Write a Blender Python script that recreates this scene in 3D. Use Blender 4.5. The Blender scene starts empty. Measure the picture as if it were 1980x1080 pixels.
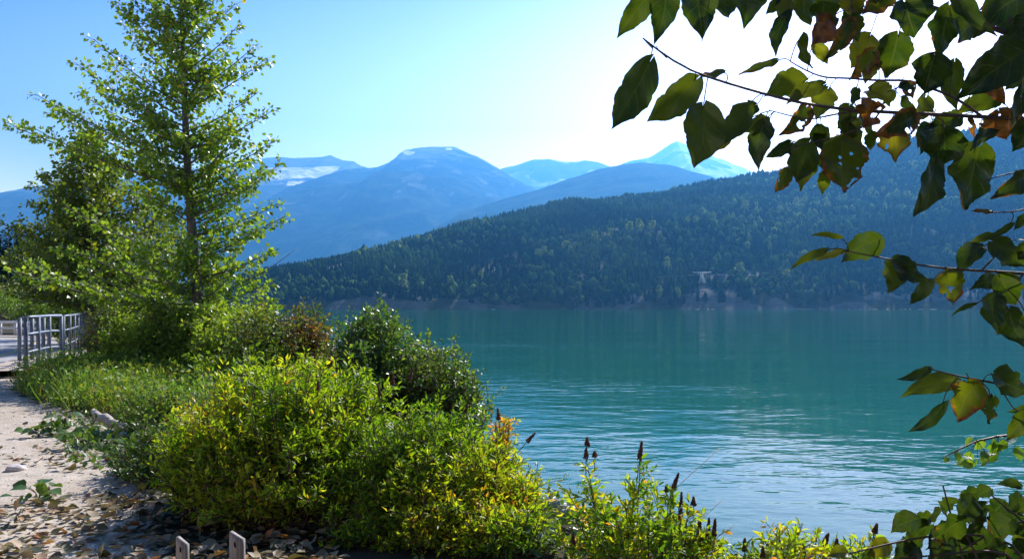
import bpy, math, random
import numpy as np
from mathutils import Vector

R = math.radians
rng = np.random.default_rng(11)
random.seed(11)
F, CX, HY, CZ = 1650.0, 990.0, 589.0, 6.0      # focal length in photo pixels, horizon row, eye height over the lake

# ------------------------------------------------------------------ camera, sky, sun, exposure
sc = bpy.context.scene
COL = sc.collection
cam_d = bpy.data.cameras.new('camera')
cam = bpy.data.objects.new('camera', cam_d)
COL.objects.link(cam)
cam.location = (0, 0, CZ)
cam.rotation_euler = (R(90), 0, 0)
cam_d.lens = 36.0 * F / 1980.0
cam_d.sensor_width = 36.0
cam_d.shift_y = (HY - 540) / 1980.0
cam_d.clip_start, cam_d.clip_end = 0.05, 60000
sc.camera = cam

SUN_AZ, SUN_EL = 27.0, 40.0
world = bpy.data.worlds.new('World')
sc.world = world
world.use_nodes = True
wn = world.node_tree
bg = wn.nodes['Background']
sky = wn.nodes.new('ShaderNodeTexSky')
sky.sky_type = 'NISHITA'
sky.sun_disc = False
sky.sun_elevation = R(SUN_EL)
sky.sun_rotation = R(SUN_AZ)
sky.altitude = 600
sky.air_density = 1.0
sky.dust_density = 2.0
sky.ozone_density = 1.4
# a steeper tone curve on the sky: deep blue away from the sun, white towards it, as the camera recorded it
SKY = 0.13
n1, n2, n3, n4 = (wn.nodes.new('ShaderNode' + k) for k in ('VectorMath', 'Gamma', 'VectorMath', 'HueSaturation'))
n1.operation = n3.operation = 'MULTIPLY'
n1.inputs[1].default_value = (SKY,) * 3
n2.inputs[1].default_value = 1.9
n3.inputs[1].default_value = (5.6 / SKY, 4.9 / SKY, 4.4 / SKY)
n4.inputs['Saturation'].default_value = 1.0
tc_ = wn.nodes.new('ShaderNodeTexCoord'); sx_ = wn.nodes.new('ShaderNodeSeparateXYZ'); rp_ = wn.nodes.new('ShaderNodeValToRGB'); mu_ = wn.nodes.new('ShaderNodeVectorMath')
wn.links.new(tc_.outputs['Generated'], sx_.inputs[0]); wn.links.new(sx_.outputs[2], rp_.inputs[0])     # paler air towards the horizon
for q_, c_ in ((0.03, (0.16, 0.12, 0.08)), (0.1, (0.95, 0.69, 0.29)), (0.2, (0.42, 0.335, 0.335)), (0.36, (0.11, 0.068, 0.162)), (0.55, (0.11, 0.105, 0.15))):
    e_ = rp_.color_ramp.elements.new(q_); e_.color = (*c_, 1)
rp_.color_ramp.elements.remove(rp_.color_ramp.elements[0]); rp_.color_ramp.elements.remove(rp_.color_ramp.elements[-1])
mu_.operation = 'MULTIPLY'
wn.links.new(rp_.outputs[0], mu_.inputs[1])
for a_, b_ in ((sky.outputs[0], n1.inputs[0]), (n1.outputs[0], n2.inputs[0]), (n2.outputs[0], n3.inputs[0]), (n3.outputs[0], n4.inputs['Color']), (n4.outputs[0], mu_.inputs[0]), (mu_.outputs[0], bg.inputs[0])):
    wn.links.new(a_, b_)
bg.inputs[1].default_value = SKY

sd = bpy.data.lights.new('sun', 'SUN')
sd.energy = 5.0
sd.angle = R(0.5)
sd.color = (1.0, 0.95, 0.88)
sun = bpy.data.objects.new('sun', sd)
COL.objects.link(sun)
sv = Vector((math.sin(R(SUN_AZ)) * math.cos(R(SUN_EL)), math.cos(R(SUN_AZ)) * math.cos(R(SUN_EL)), math.sin(R(SUN_EL))))
sun.rotation_euler = sv.to_track_quat('Z', 'Y').to_euler()
sun.location = (20, 40, 60)

vs = sc.view_settings
vs.view_transform = 'Standard'
vs.look = 'None'
vs.gamma = 1.0
vs.exposure = 1.22
sc.cycles.use_denoising = True
sc.cycles.max_bounces = 8
sc.cycles.transmission_bounces = 4
sc.cycles.volume_bounces = 0


# ------------------------------------------------------------------ helpers
def at(px, py, Y):
    return np.array([(px - CX) / F * Y, Y, CZ - (py - HY) / F * Y])


def unit(a):
    a = np.asarray(a, float)
    return a / np.maximum(np.linalg.norm(a, axis=-1, keepdims=True), 1e-9)


def _hash(ix, iy, seed):
    h = (ix.astype(np.int64) * 374761393 + iy.astype(np.int64) * 668265263 + seed * 974634721) & 0xffffffff
    h = ((h ^ (h >> 13)) * 1274126177) & 0xffffffff
    h = (h ^ (h >> 16)) & 0xffffff
    return h / float(0xffffff)


def vnoise(x, y, seed=0):
    x = np.asarray(x, float); y = np.asarray(y, float)
    ix, iy = np.floor(x), np.floor(y)
    fx, fy = x - ix, y - iy
    fx = fx * fx * (3 - 2 * fx); fy = fy * fy * (3 - 2 * fy)
    a, b = _hash(ix, iy, seed), _hash(ix + 1, iy, seed)
    c, d = _hash(ix, iy + 1, seed), _hash(ix + 1, iy + 1, seed)
    return (a * (1 - fx) + b * fx) * (1 - fy) + (c * (1 - fx) + d * fx) * fy


def fbm(x, y, octv=4, seed=0, gain=0.5):
    s, a, t = 0.0, 1.0, 0.0
    for k in range(octv):
        s = s + a * vnoise(np.asarray(x) * 2 ** k, np.asarray(y) * 2 ** k, seed + k * 17)
        t += a; a *= gain
    return s / t


def sstep(a, b, x):
    t = np.clip((np.asarray(x, float) - a) / (b - a), 0, 1)
    return t * t * (3 - 2 * t)


class Geo:
    """collects vertices and faces (any fixed corner count per add) and links them as ONE mesh object"""
    def __init__(s):
        s.v, s.f, s.t, s.u, s.n = [], [], [], [], 0

    def add(s, v, f, t=0.5, u=None):
        v = np.asarray(v, float).reshape(-1, 3)
        f = np.asarray(f, np.int64)
        s.v.append(v); s.f.append(f + s.n)
        s.t.append(np.broadcast_to(np.asarray(t, float), (len(v),)))
        s.u.append(np.zeros((len(v), 2)) if u is None else np.asarray(u, float))
        s.n += len(v)

    def tube(s, pts, rad, n=6, t=0.5, cap=True):
        pts = np.asarray(pts, float); m = len(pts)
        rad = np.broadcast_to(np.asarray(rad, float), (m,))
        tg = unit(np.gradient(pts, axis=0))
        ref = np.array([0, 0, 1.0]) if abs(tg[:, 2].mean()) < 0.9 else np.array([1.0, 0, 0])
        x = unit(np.cross(tg, ref)); y = np.cross(tg, x)
        a = np.arange(n) * 2 * np.pi / n
        ring = pts[:, None] + rad[:, None, None] * (np.cos(a)[None, :, None] * x[:, None] + np.sin(a)[None, :, None] * y[:, None])
        i = np.arange(m - 1)[:, None] * n; k = np.arange(n)[None]; k2 = (k + 1) % n
        q = np.stack([i + k, i + k2, i + n + k2, i + n + k], -1).reshape(-1, 4)
        vv = ring.reshape(-1, 3)
        n0 = s.n
        s.add(vv, q, t)
        if cap:
            s.f.append(np.array([np.arange(n)[::-1] + n0]))
            s.f.append(np.array([np.arange(n) + n0 + (m - 1) * n]))

    def box(s, c, size, t=0.5, yaw=0.0, bev=0.0):
        c = np.asarray(c, float); h = np.asarray(size, float) / 2
        v = np.array([[x, y, z] for z in (-1, 1) for y in (-1, 1) for x in (-1, 1)], float) * h
        ca, sa = math.cos(yaw), math.sin(yaw)
        v = np.stack([v[:, 0] * ca - v[:, 1] * sa, v[:, 0] * sa + v[:, 1] * ca, v[:, 2]], 1) + c
        s.add(v, [[0, 2, 3, 1], [4, 5, 7, 6], [0, 1, 5, 4], [2, 6, 7, 3], [0, 4, 6, 2], [1, 3, 7, 5]], t)

    def scatter(s, T, faces, pos, d, nrm, size, wid=1.0, tint=0.5):
        """copies of a template leaf: T (k,3), y along the leaf"""
        d = unit(d); x = unit(np.cross(d, nrm)); z = np.cross(x, d)
        N, k = len(pos), len(T)
        size = np.broadcast_to(np.asarray(size, float), (N,))
        w = np.broadcast_to(np.asarray(wid, float), (N,))
        V = pos[:, None] + size[:, None, None] * (T[None, :, 0:1] * w[:, None, None] * x[:, None] + T[None, :, 1:2] * d[:, None] + T[None, :, 2:3] * z[:, None])
        Fc = (np.asarray(faces)[None] + (np.arange(N) * k)[:, None, None]).reshape(-1, len(faces[0]))
        s.add(V.reshape(-1, 3), Fc, np.repeat(np.broadcast_to(np.asarray(tint, float), (N,)), k))

    def build(s, name, m, parent=None, loc=None, smooth=False, attrs=None):
        me = bpy.data.meshes.new(name)
        V = np.concatenate(s.v)
        org = np.array(parent.location if parent is not None and loc is None else (loc if loc is not None else (0, 0, 0)), float)
        p = parent
        if parent is not None and loc is None:
            org = np.zeros(3)
            while p is not None:
                org = org + np.array(p.location); p = p.parent
        V = V - org
        me.vertices.add(len(V))
        me.vertices.foreach_set('co', V.astype(np.float32).ravel())
        loops = np.concatenate([f.ravel() for f in s.f])
        tot = np.concatenate([np.full(len(f), f.shape[1]) for f in s.f])
        me.loops.add(len(loops))
        me.loops.foreach_set('vertex_index', loops.astype(np.int32))
        me.polygons.add(len(tot))
        st = np.concatenate([[0], np.cumsum(tot)[:-1]])
        me.polygons.foreach_set('loop_start', st.astype(np.int32))
        if smooth:
            me.polygons.foreach_set('use_smooth', np.ones(len(tot), bool))
        a = me.attributes.new('tint', 'FLOAT', 'POINT')
        a.data.foreach_set('value', np.concatenate(s.t).astype(np.float32))
        U = np.concatenate(s.u)
        if U.any():
            uv = me.uv_layers.new(name='uv')
            uv.data.foreach_set('uv', U[loops].astype(np.float32).ravel())
        for k, val in (attrs or {}).items():
            a = me.attributes.new(k, 'FLOAT', 'POINT')
            a.data.foreach_set('value', np.asarray(val, np.float32))
        me.update(calc_edges=True)
        me.validate()
        me.materials.append(m)
        o = bpy.data.objects.new(name, me)
        COL.objects.link(o)
        if parent is not None:
            o.parent = parent
        if loc is not None:
            o.location = loc
        return o


def tag(o, label=None, cat=None, group=None, kind=None):
    for k, v in (('label', label), ('category', cat), ('group', group), ('kind', kind)):
        if v:
            o[k] = v
    return o


def thing(name, label, cat, loc, group=None):
    o = bpy.data.objects.new(name, None)
    o.empty_display_size = 0.2
    COL.objects.link(o)
    o.location = tuple(float(c) for c in loc)
    return tag(o, label, cat, group)


def copy_tree(o, parent=None):
    c = o.copy(); COL.objects.link(c)
    if parent is not None:
        c.parent = parent
    for ch in list(o.children):
        copy_tree(ch, c)
    return c


# ------------------------------------------------------------------ materials
class NT:
    def __init__(s, name):
        s.m = bpy.data.materials.new(name)
        s.m.use_nodes = True
        s.t = s.m.node_tree
        s.b = s.t.nodes['Principled BSDF']
        s.out = s.t.nodes['Material Output']

    def n(s, kind, **kw):
        nd = s.t.nodes.new('ShaderNode' + kind)
        for k, v in kw.items():
            if k.startswith('i_'):
                k = k[2:]
                nd.inputs[int(k) if k.isdigit() else k].default_value = v
            else:
                setattr(nd, k, v)
        return nd

    def l(s, a, b):
        s.t.links.new(a, b)

    def ramp(s, fac, stops, interp='LINEAR'):
        r = s.n('ValToRGB')
        r.color_ramp.interpolation = interp
        e = r.color_ramp.elements
        while len(e) > 1:
            e.remove(e[-1])
        e[0].position, e[0].color = stops[0][0], (*stops[0][1], 1)
        for p, c in stops[1:]:
            q = e.new(p); q.color = (*c, 1)
        s.l(fac, r.inputs[0])
        return r.outputs[0]

    def noise(s, scale, detail=4, rough=0.55, vec=None, off=None):
        nz = s.n('TexNoise', i_Scale=scale, i_Detail=detail, i_Roughness=rough)
        if vec is not None:
            s.l(vec, nz.inputs['Vector'])
        return nz.outputs[0]

    def pos(s):
        return s.n('NewGeometry').outputs['Position']

    def attr(s, name):
        return s.n('Attribute', attribute_name=name).outputs['Fac']

    def mix(s, fac, a, b, blend='MIX'):
        m = s.n('Mix', data_type='RGBA', blend_type=blend)
        for sock, v in ((m.inputs[0], fac), (m.inputs[6], a), (m.inputs[7], b)):
            if isinstance(v, (int, float)):
                sock.default_value = v
            elif isinstance(v, tuple):
                sock.default_value = (*v, 1)
            else:
                s.l(v, sock)
        return m.outputs[2]

    def math(s, op, a, b=0.0, clamp=False):
        m = s.n('Math', operation=op, use_clamp=clamp)
        for sock, v in ((m.inputs[0], a), (m.inputs[1], b)):
            if isinstance(v, (int, float)):
                sock.default_value = v
            else:
                s.l(v, sock)
        return m.outputs[0]

    def bump(s, h, strength=0.5, dist=0.02):
        b = s.n('Bump', i_Strength=strength, i_Distance=dist)
        s.l(h, b.inputs['Height'])
        s.l(b.outputs[0], s.b.inputs['Normal'])
        return b


def foliage(name, stops, trans=0.45, rough=0.42, spec=0.35, glow=(1.5, 1.45, 0.55)):
    """leaf skin: reflects its own colour, passes yellower light through"""
    t = NT(name)
    c = t.ramp(t.attr('tint'), stops)
    t.l(c, t.b.inputs['Base Color'])
    t.b.inputs['Roughness'].default_value = rough
    t.b.inputs['Specular IOR Level'].default_value = spec
    tr = t.n('BsdfTranslucent')
    t.l(t.mix(1.0, c, glow, 'MULTIPLY'), tr.inputs[0])
    ms = t.n('MixShader', i_0=trans)
    t.l(t.b.outputs[0], ms.inputs[1]); t.l(tr.outputs[0], ms.inputs[2])
    t.l(ms.outputs[0], t.out.inputs[0])
    return t.m


def plain(name, c1, c2, scale=8.0, rough=0.8, metal=0.0, bump=0.3, dist=0.01, detail=6):
    t = NT(name)
    nz = t.noise(scale, detail, 0.6, t.pos())
    t.l(t.ramp(nz, [(0.3, c1), (0.7, c2)]), t.b.inputs['Base Color'])
    t.b.inputs['Roughness'].default_value = rough
    t.b.inputs['Metallic'].default_value = metal
    if bump:
        t.bump(t.noise(scale * 4, 5, 0.6, t.pos()), bump, dist)
    return t.m


M = {}
M['cotton'] = foliage('cottonwood_leaf', [(0.0, (0.06, 0.13, 0.014)), (0.5, (0.155, 0.265, 0.025)), (0.9, (0.29, 0.39, 0.045)), (1.0, (0.5, 0.4, 0.03))], 0.5, 0.36, 0.85)
M['cotton2'] = foliage('dense_tree_leaf', [(0.0, (0.06, 0.105, 0.013)), (0.6, (0.18, 0.245, 0.022)), (1.0, (0.34, 0.3, 0.03))], 0.45, 0.45, 0.35)
M['spirea'] = foliage('spirea_leaf', [(0.0, (0.055, 0.14, 0.015)), (0.35, (0.16, 0.27, 0.018)), (0.65, (0.33, 0.4, 0.024)), (0.9, (0.5, 0.4, 0.03)), (1.0, (0.52, 0.22, 0.03))], 0.5, 0.42, 0.35, (1.8, 1.75, 0.5))
M['alder'] = foliage('round_shrub_leaf', [(0.0, (0.04, 0.11, 0.025)), (0.6, (0.1, 0.2, 0.035)), (1.0, (0.25, 0.3, 0.05))], 0.42, 0.38, 0.5)
M['rusty'] = foliage('rusty_shrub_leaf', [(0.0, (0.05, 0.09, 0.015)), (0.5, (0.11, 0.17, 0.03)), (0.8, (0.2, 0.17, 0.03)), (1.0, (0.26, 0.1, 0.03))], 0.4, 0.45, 0.3)
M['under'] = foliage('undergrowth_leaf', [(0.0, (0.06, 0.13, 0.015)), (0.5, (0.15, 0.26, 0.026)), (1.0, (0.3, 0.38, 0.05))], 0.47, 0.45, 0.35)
M['herb'] = foliage('grass_blade', [(0.0, (0.06, 0.14, 0.02)), (0.5, (0.12, 0.24, 0.035)), (0.85, (0.22, 0.29, 0.05)), (1.0, (0.3, 0.2, 0.06))], 0.4, 0.5, 0.25)
M['weed'] = foliage('weed_leaf', [(0.0, (0.04, 0.1, 0.02)), (1.0, (0.12, 0.2, 0.04))], 0.35, 0.4, 0.4)
M['litter'] = foliage('fallen_leaf', [(0.0, (0.03, 0.045, 0.02)), (0.3, (0.1, 0.1, 0.05)), (0.55, (0.22, 0.17, 0.1)), (0.8, (0.4, 0.3, 0.19)), (0.92, (0.36, 0.14, 0.045)), (1.0, (0.14, 0.05, 0.02))], 0.15, 0.55, 0.3)
M['conifer'] = foliage('conifer_needle', [(0.0, (0.002, 0.008, 0.003)), (0.6, (0.008, 0.024, 0.006)), (1.0, (0.035, 0.07, 0.014))], 0.1, 0.9, 0.0, (1.2, 1.3, 0.6))
M['poplar'] = foliage('pale_poplar_leaf', [(0.0, (0.07, 0.12, 0.03)), (1.0, (0.18, 0.25, 0.06))], 0.3, 0.6, 0.2)
M['bark'] = plain('grey_bark', (0.07, 0.055, 0.045), (0.22, 0.19, 0.16), 14, 0.85, bump=0.7, dist=0.02)
M['stem'] = plain('reddish_stem', (0.06, 0.03, 0.02), (0.14, 0.075, 0.045), 20, 0.7, bump=0.2)
M['twig'] = plain('dark_twig', (0.035, 0.022, 0.018), (0.11, 0.075, 0.055), 60, 0.6, bump=0.4, dist=0.002)
M['spike'] = plain('dry_flower_spike', (0.05, 0.02, 0.014), (0.2, 0.085, 0.05), 120, 0.9, bump=0.0)
M['galv'] = plain('galvanised_steel', (0.11, 0.14, 0.19), (0.19, 0.23, 0.29), 6, 0.5, 0.2, 0.1, 0.002)
M['whitefence'] = plain('white_painted_fence', (0.5, 0.5, 0.5), (0.68, 0.68, 0.68), 5, 0.6, 0.0, 0.1, 0.002)
M['concrete'] = plain('tan_concrete', (0.3, 0.25, 0.2), (0.48, 0.4, 0.33), 3, 0.9, bump=0.4, dist=0.01)
M['driftwood'] = plain('bleached_wood', (0.22, 0.18, 0.15), (0.52, 0.46, 0.4), 18, 0.8, bump=0.5, dist=0.006)
M['rock'] = plain('pale_rock', (0.3, 0.28, 0.26), (0.6, 0.56, 0.52), 5, 0.85, bump=0.6, dist=0.02)
M['tower'] = plain('weathered_lattice_steel', (0.4, 0.43, 0.46), (0.55, 0.58, 0.6), 0.5, 0.6, 0.1, 0.0)


def make_stake_mat():
    t = NT('weathered_board')
    mp = t.n('Mapping'); mp.inputs['Scale'].default_value = (60, 60, 4)
    t.l(t.n('TexCoord').outputs['Object'], mp.inputs[0])
    g = t.noise(1.2, 6, 0.65, mp.outputs[0])
    t.l(t.ramp(g, [(0.25, (0.13, 0.11, 0.09)), (0.5, (0.26, 0.225, 0.195)), (0.75, (0.37, 0.335, 0.3))]), t.b.inputs['Base Color'])
    t.b.inputs['Roughness'].default_value = 0.8
    t.bump(g, 0.5, 0.002)
    return t.m


def make_ground_mat():
    t = NT('gravel_and_soil')
    p = t.pos()
    big = t.noise(0.55, 5, 0.6, p)
    mid = t.noise(5.0, 6, 0.6, p)
    fine = t.noise(70, 3, 0.6, p)
    grav = t.ramp(mid, [(0.25, (0.32, 0.272, 0.21)), (0.5, (0.45, 0.392, 0.315)), (0.75, (0.56, 0.497, 0.42))])
    vo = t.n('TexVoronoi', i_Scale=38.0); t.l(p, vo.inputs['Vector'])
    st = t.ramp(vo.outputs['Color'], [(0.0, (0.72, 0.7, 0.68)), (0.5, (1, 1, 1)), (1.0, (1.2, 1.15, 1.1))])
    grav = t.mix(0.4, grav, st, 'MULTIPLY')
    grav = t.mix(t.math('MULTIPLY', t.ramp(big, [(0.45, (0, 0, 0)), (0.7, (1, 1, 1))]), 0.35), grav, (0.3, 0.22, 0.16))
    soil = t.ramp(mid, [(0.3, (0.025, 0.02, 0.011)), (0.6, (0.05, 0.04, 0.022)), (0.8, (0.09, 0.075, 0.04))])
    m = t.math('ADD', t.attr('gravel'), t.math('MULTIPLY', t.math('SUBTRACT', mid, 0.5), 0.9))
    fac = t.ramp(m, [(0.42, (0, 0, 0)), (0.58, (1, 1, 1))])
    t.l(t.mix(fac, soil, grav), t.b.inputs['Base Color'])
    t.b.inputs['Roughness'].default_value = 0.95
    t.b.inputs['Specular IOR Level'].default_value = 0.15
    h = t.math('ADD', t.math('MULTIPLY', fine, 0.35), t.math('ADD', mid, t.math('MULTIPLY', vo.outputs['Distance'], -0.3)))
    t.bump(h, 0.6, 0.03)
    return t.m


def make_water_mat():
    t = NT('milky_lake_water')
    p = t.pos()
    mp = t.n('Mapping'); mp.inputs['Scale'].default_value = (0.75, 1.25, 1.0)
    mp.inputs['Rotation'].default_value = (0, 0, R(-14))
    t.l(p, mp.inputs[0])
    a = t.noise(0.55, 3, 0.5, mp.outputs[0])
    b = t.noise(2.0, 2, 0.5, mp.outputs[0])
    mg = t.n('Mapping'); mg.inputs['Scale'].default_value = (0.012, 0.045, 1); mg.inputs['Rotation'].default_value = (0, 0, R(-8)); t.l(p, mg.inputs[0])
    gust = t.ramp(t.noise(1.0, 3, 0.55, mg.outputs[0]), [(0.36, (0.18, 0.18, 0.18)), (0.64, (0.95, 0.95, 0.95))])
    h = t.math('MULTIPLY', t.math('ADD', a, t.math('MULTIPLY', b, 0.13)), gust)
    body = t.ramp(t.noise(0.006, 3, 0.5, p), [(0.3, (0.003, 0.085, 0.038)), (0.7, (0.004, 0.102, 0.047))])
    t.l(body, t.b.inputs['Base Color'])
    t.b.inputs['Roughness'].default_value = 0.06
    t.b.inputs['IOR'].default_value = 1.2
    t.b.inputs['Specular Tint'].default_value = (0.55, 0.93, 1.0, 1)
    t.bump(h, 1.0, 0.09)
    return t.m


def make_asphalt_mat():
    t = NT('pale_worn_asphalt')
    p = t.pos()
    nz = t.noise(3, 6, 0.65, p)
    t.l(t.ramp(nz, [(0.3, (0.26, 0.25, 0.25)), (0.7, (0.37, 0.36, 0.35))]), t.b.inputs['Base Color'])
    t.b.inputs['Roughness'].default_value = 0.75
    t.bump(t.noise(120, 3, 0.6, p), 0.4, 0.004)
    return t.m


def make_mountain_mat(name, forest1, forest2, scale, rock1=(0.1, 0.105, 0.11), rock2=(0.28, 0.29, 0.3)):
    t = NT(name)
    p = t.pos()
    nz = t.noise(scale, 8, 0.65, p)
    f = t.ramp(nz, [(0.35, forest1), (0.65, forest2)])
    rk = t.ramp(t.noise(scale * 2.2, 8, 0.7, p), [(0.3, rock1), (0.7, rock2)])
    col = t.mix(t.ramp(t.attr('rock'), [(0.35, (0, 0, 0)), (0.65, (1, 1, 1))]), f, rk)
    col = t.mix(t.ramp(t.attr('snow'), [(0.42, (0, 0, 0)), (0.58, (1, 1, 1))]), col, (0.95, 0.95, 0.95))
    t.l(col, t.b.inputs['Base Color'])
    t.b.inputs['Roughness'].default_value = 1.0
    t.b.inputs['Specular IOR Level'].default_value = 0.0
    t.bump(nz, 1.0, 0.25 / scale)
    return t.m


def make_big_leaf_mat():
    t = NT('broad_leaf')
    uv = t.n('UVMap', uv_map='uv').outputs[0]
    sx = t.n('SeparateXYZ'); t.l(uv, sx.inputs[0])
    u = t.math('SUBTRACT', t.math('MULTIPLY', sx.outputs[0], 2.0), 1.0)
    au = t.math('ABSOLUTE', u); v = sx.outputs[1]
    pos = t.n('TexCoord').outputs['Object']
    mid = t.math('SUBTRACT', 1.0, t.math('MULTIPLY', au, 16.0), True)
    sv_ = t.math('ABSOLUTE', t.math('SUBTRACT', t.math('FRACT', t.math('MULTIPLY', t.math('ADD', t.math('SUBTRACT', v, t.math('MULTIPLY', au, 0.3)), t.math('MULTIPLY', t.noise(14, 2, 0.5, pos), 0.16)), 5.5)), 0.5))
    side = t.math('SUBTRACT', 1.0, t.math('MULTIPLY', sv_, 13.0), True)
    vein = t.math('MAXIMUM', mid, t.math('MULTIPLY', side, 0.6))
    nz = t.noise(24, 5, 0.6, pos)
    c = t.ramp(t.attr('tint'), [(0.0, (0.006, 0.026, 0.009)), (0.35, (0.02, 0.048, 0.006)), (0.65, (0.06, 0.085, 0.007)), (0.85, (0.14, 0.16, 0.012)), (1.0, (0.26, 0.22, 0.02))])
    c = t.mix(t.math('MULTIPLY', t.ramp(nz, [(0.35, (0, 0, 0)), (0.7, (1, 1, 1))]), 0.4), c, (0.08, 0.1, 0.01))
    c = t.mix(t.math('MULTIPLY', vein, 0.28), c, (0.16, 0.2, 0.04))
    spots = t.noise(55, 4, 0.6, pos)
    dec = t.attr('decay')
    edge = t.math('MULTIPLY', t.math('POWER', au, 2.0), 0.35)
    tipw = t.math('MULTIPLY', t.math('POWER', v, 3.0), 0.35)
    d = t.math('ADD', t.math('ADD', t.math('ADD', t.math('MULTIPLY', nz, 0.55), t.math('MULTIPLY', spots, 0.35)), t.math('ADD', edge, tipw)), t.math('SUBTRACT', dec, 1.0))
    fac = t.ramp(d, [(0.12, (0, 0, 0)), (0.25, (1, 1, 1))])
    brown = t.ramp(spots, [(0.3, (0.05, 0.018, 0.01)), (0.6, (0.2, 0.075, 0.02)), (0.75, (0.36, 0.17, 0.04))])
    c = t.mix(fac, c, brown)
    t.l(c, t.b.inputs['Base Color'])
    t.b.inputs['Roughness'].default_value = 0.34
    t.b.inputs['Specular IOR Level'].default_value = 0.5
    t.bump(t.math('ADD', t.math('MULTIPLY', vein, -1.0), t.math('MULTIPLY', nz, 0.8)), 0.5, 0.002)
    tr = t.n('BsdfTranslucent')
    tc = t.mix(1.0, c, (1.7, 1.6, 0.45), 'MULTIPLY')
    t.l(t.mix(t.math('MULTIPLY', vein, 0.4), tc, (0.03, 0.05, 0.01)), tr.inputs[0])
    ms = t.n('MixShader', i_0=0.45)
    t.l(t.b.outputs[0], ms.inputs[1]); t.l(tr.outputs[0], ms.inputs[2])
    hole = t.math('MULTIPLY', t.ramp(t.noise(38, 2, 0.5, pos), [(0.655, (0, 0, 0)), (0.665, (1, 1, 1))]), t.ramp(dec, [(0.33, (0, 0, 0)), (0.34, (1, 1, 1))]))
    tp = t.n('BsdfTransparent')
    m2 = t.n('MixShader'); t.l(hole, m2.inputs[0]); t.l(ms.outputs[0], m2.inputs[1]); t.l(tp.outputs[0], m2.inputs[2])
    t.l(m2.outputs[0], t.out.inputs[0])
    return t.m


M['stake'] = make_stake_mat()
M['ground'] = make_ground_mat()
M['water'] = make_water_mat()
M['asphalt'] = make_asphalt_mat()
M['bigleaf'] = make_big_leaf_mat()
M['yellow'] = plain('yellow_road_paint', (0.5, 0.36, 0.06), (0.65, 0.5, 0.12), 9, 0.7, bump=0.0)
M['hill'] = make_mountain_mat('hillside_soil_and_rock', (0.03, 0.04, 0.018), (0.07, 0.075, 0.035), 0.012, (0.06, 0.06, 0.05), (0.18, 0.175, 0.155))
M['blue_mtn'] = make_mountain_mat('forested_mountain', (0.008, 0.018, 0.01), (0.065, 0.085, 0.045), 0.0045)
M['high_mtn'] = make_mountain_mat('high_rocky_mountain', (0.02, 0.035, 0.025), (0.12, 0.13, 0.1), 0.003)

# ------------------------------------------------------------------ terrain
EDGE = np.array([(60, 3.5), (6, 4.8), (1.6, 5.5), (0.7, 6.9), (-0.5, 9.2), (-2, 12.5), (-3.4, 16.5), (-5, 21), (-8.5, 27), (-12.5, 34), (-17, 50), (-34, 100),
                 (-75, 220), (-200, 500), (-420, 900), (-700, 1300), (-900, 1600)], float)
ROAD = np.array([(2.0, -14), (-3.3, -0.6), (-10.4, 17.2), (-14.6, 28.0), (-16.6, 32.2), (-19.6, 35.6), (-24, 37.8), (-32, 39.2), (-60, 40)], float)


def sdist(x, y, P):
    """signed distance to an open polyline, positive on its left"""
    x = np.asarray(x, float); y = np.asarray(y, float)
    best = np.full(x.shape, 1e18); sg = np.ones(x.shape)
    for a, b in zip(P[:-1], P[1:]):
        d = b - a
        t = np.clip(((x - a[0]) * d[0] + (y - a[1]) * d[1]) / (d @ d), 0, 1)
        qx, qy = x - (a[0] + t * d[0]), y - (a[1] + t * d[1])
        dd = qx * qx + qy * qy
        c = d[0] * (y - a[1]) - d[1] * (x - a[0])
        m = dd < best
        best = np.where(m, dd, best); sg = np.where(m, np.sign(c), sg)
    return np.sqrt(best) * sg


def ground_z(x, y):
    x = np.asarray(x, float); y = np.asarray(y, float)
    d = sdist(x, y, EDGE)
    emb = (sstep(46, 80, y) * 3.5 + sstep(90, 420, y) * 26 * fbm(x / 90, y / 90, 3, 5)) * sstep(-0.42, -0.53, x / np.maximum(y, 1))
    z = 4.4 + 0.07 * (fbm(x * 0.7, y * 0.7, 4, 3) - 0.5) + emb + 13 * sstep(-9, -32, y) + 0.12 * sstep(10, 16, y) + 0.03 * sstep(12.5, 17.0, y) * sstep(-7.5, -9.5, x)  # includes an unseen slope behind the camera, added to block sky light from there
    t = np.clip((-d + 0.4) / (9.0 + 0.12 * np.maximum(y, 0)), 0, 1)
    return z * (1 - t) ** 1.25 - 2.0 * t + 0.25 * (fbm(x * 0.5, y * 0.5, 3, 8) - 0.5) * sstep(0, 0.3, t)


xs = np.concatenate([np.linspace(-900, -70, 50)[:-1], np.linspace(-70, -15, 90)[:-1], np.linspace(-15, 6, 190)[:-1], np.linspace(6, 80, 20)])
ys = np.concatenate([np.linspace(-40, 3, 30)[:-1], np.linspace(3, 24, 170)[:-1], np.linspace(24, 60, 60)[:-1], np.linspace(60, 1600, 90)])
GX, GY = np.meshgrid(xs, ys)
GZ = ground_z(GX, GY)
GRAV = np.array([(-30, 17.5), (-9.6, 16.8), (-8.7, 14.8), (-7.1, 13.1), (-5.3, 11.0), (-4.3, 9.6), (-3.3, 8.0), (-3.0, 6.8), (-2.3, 5.6), (-1.0, 2), (-0.5, -40)], float)
gsd = sdist(GX, GY, GRAV)
gr = np.clip(0.5 - gsd * 0.9, 0, 1)
gr = np.maximum(gr, sstep(0.55, 0.7, fbm(GX / 6, GY / 6, 3, 44)) * (GY > 42) * (GX < -38) * (GY < 140))
g = Geo()
ny, nx = GX.shape
idx = np.arange(ny * nx).reshape(ny, nx)
quads = np.stack([idx[:-1, :-1], idx[:-1, 1:], idx[1:, 1:], idx[1:, :-1]], -1).reshape(-1, 4)
g.add(np.stack([GX, GY, GZ], -1).reshape(-1, 3), quads)
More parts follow.
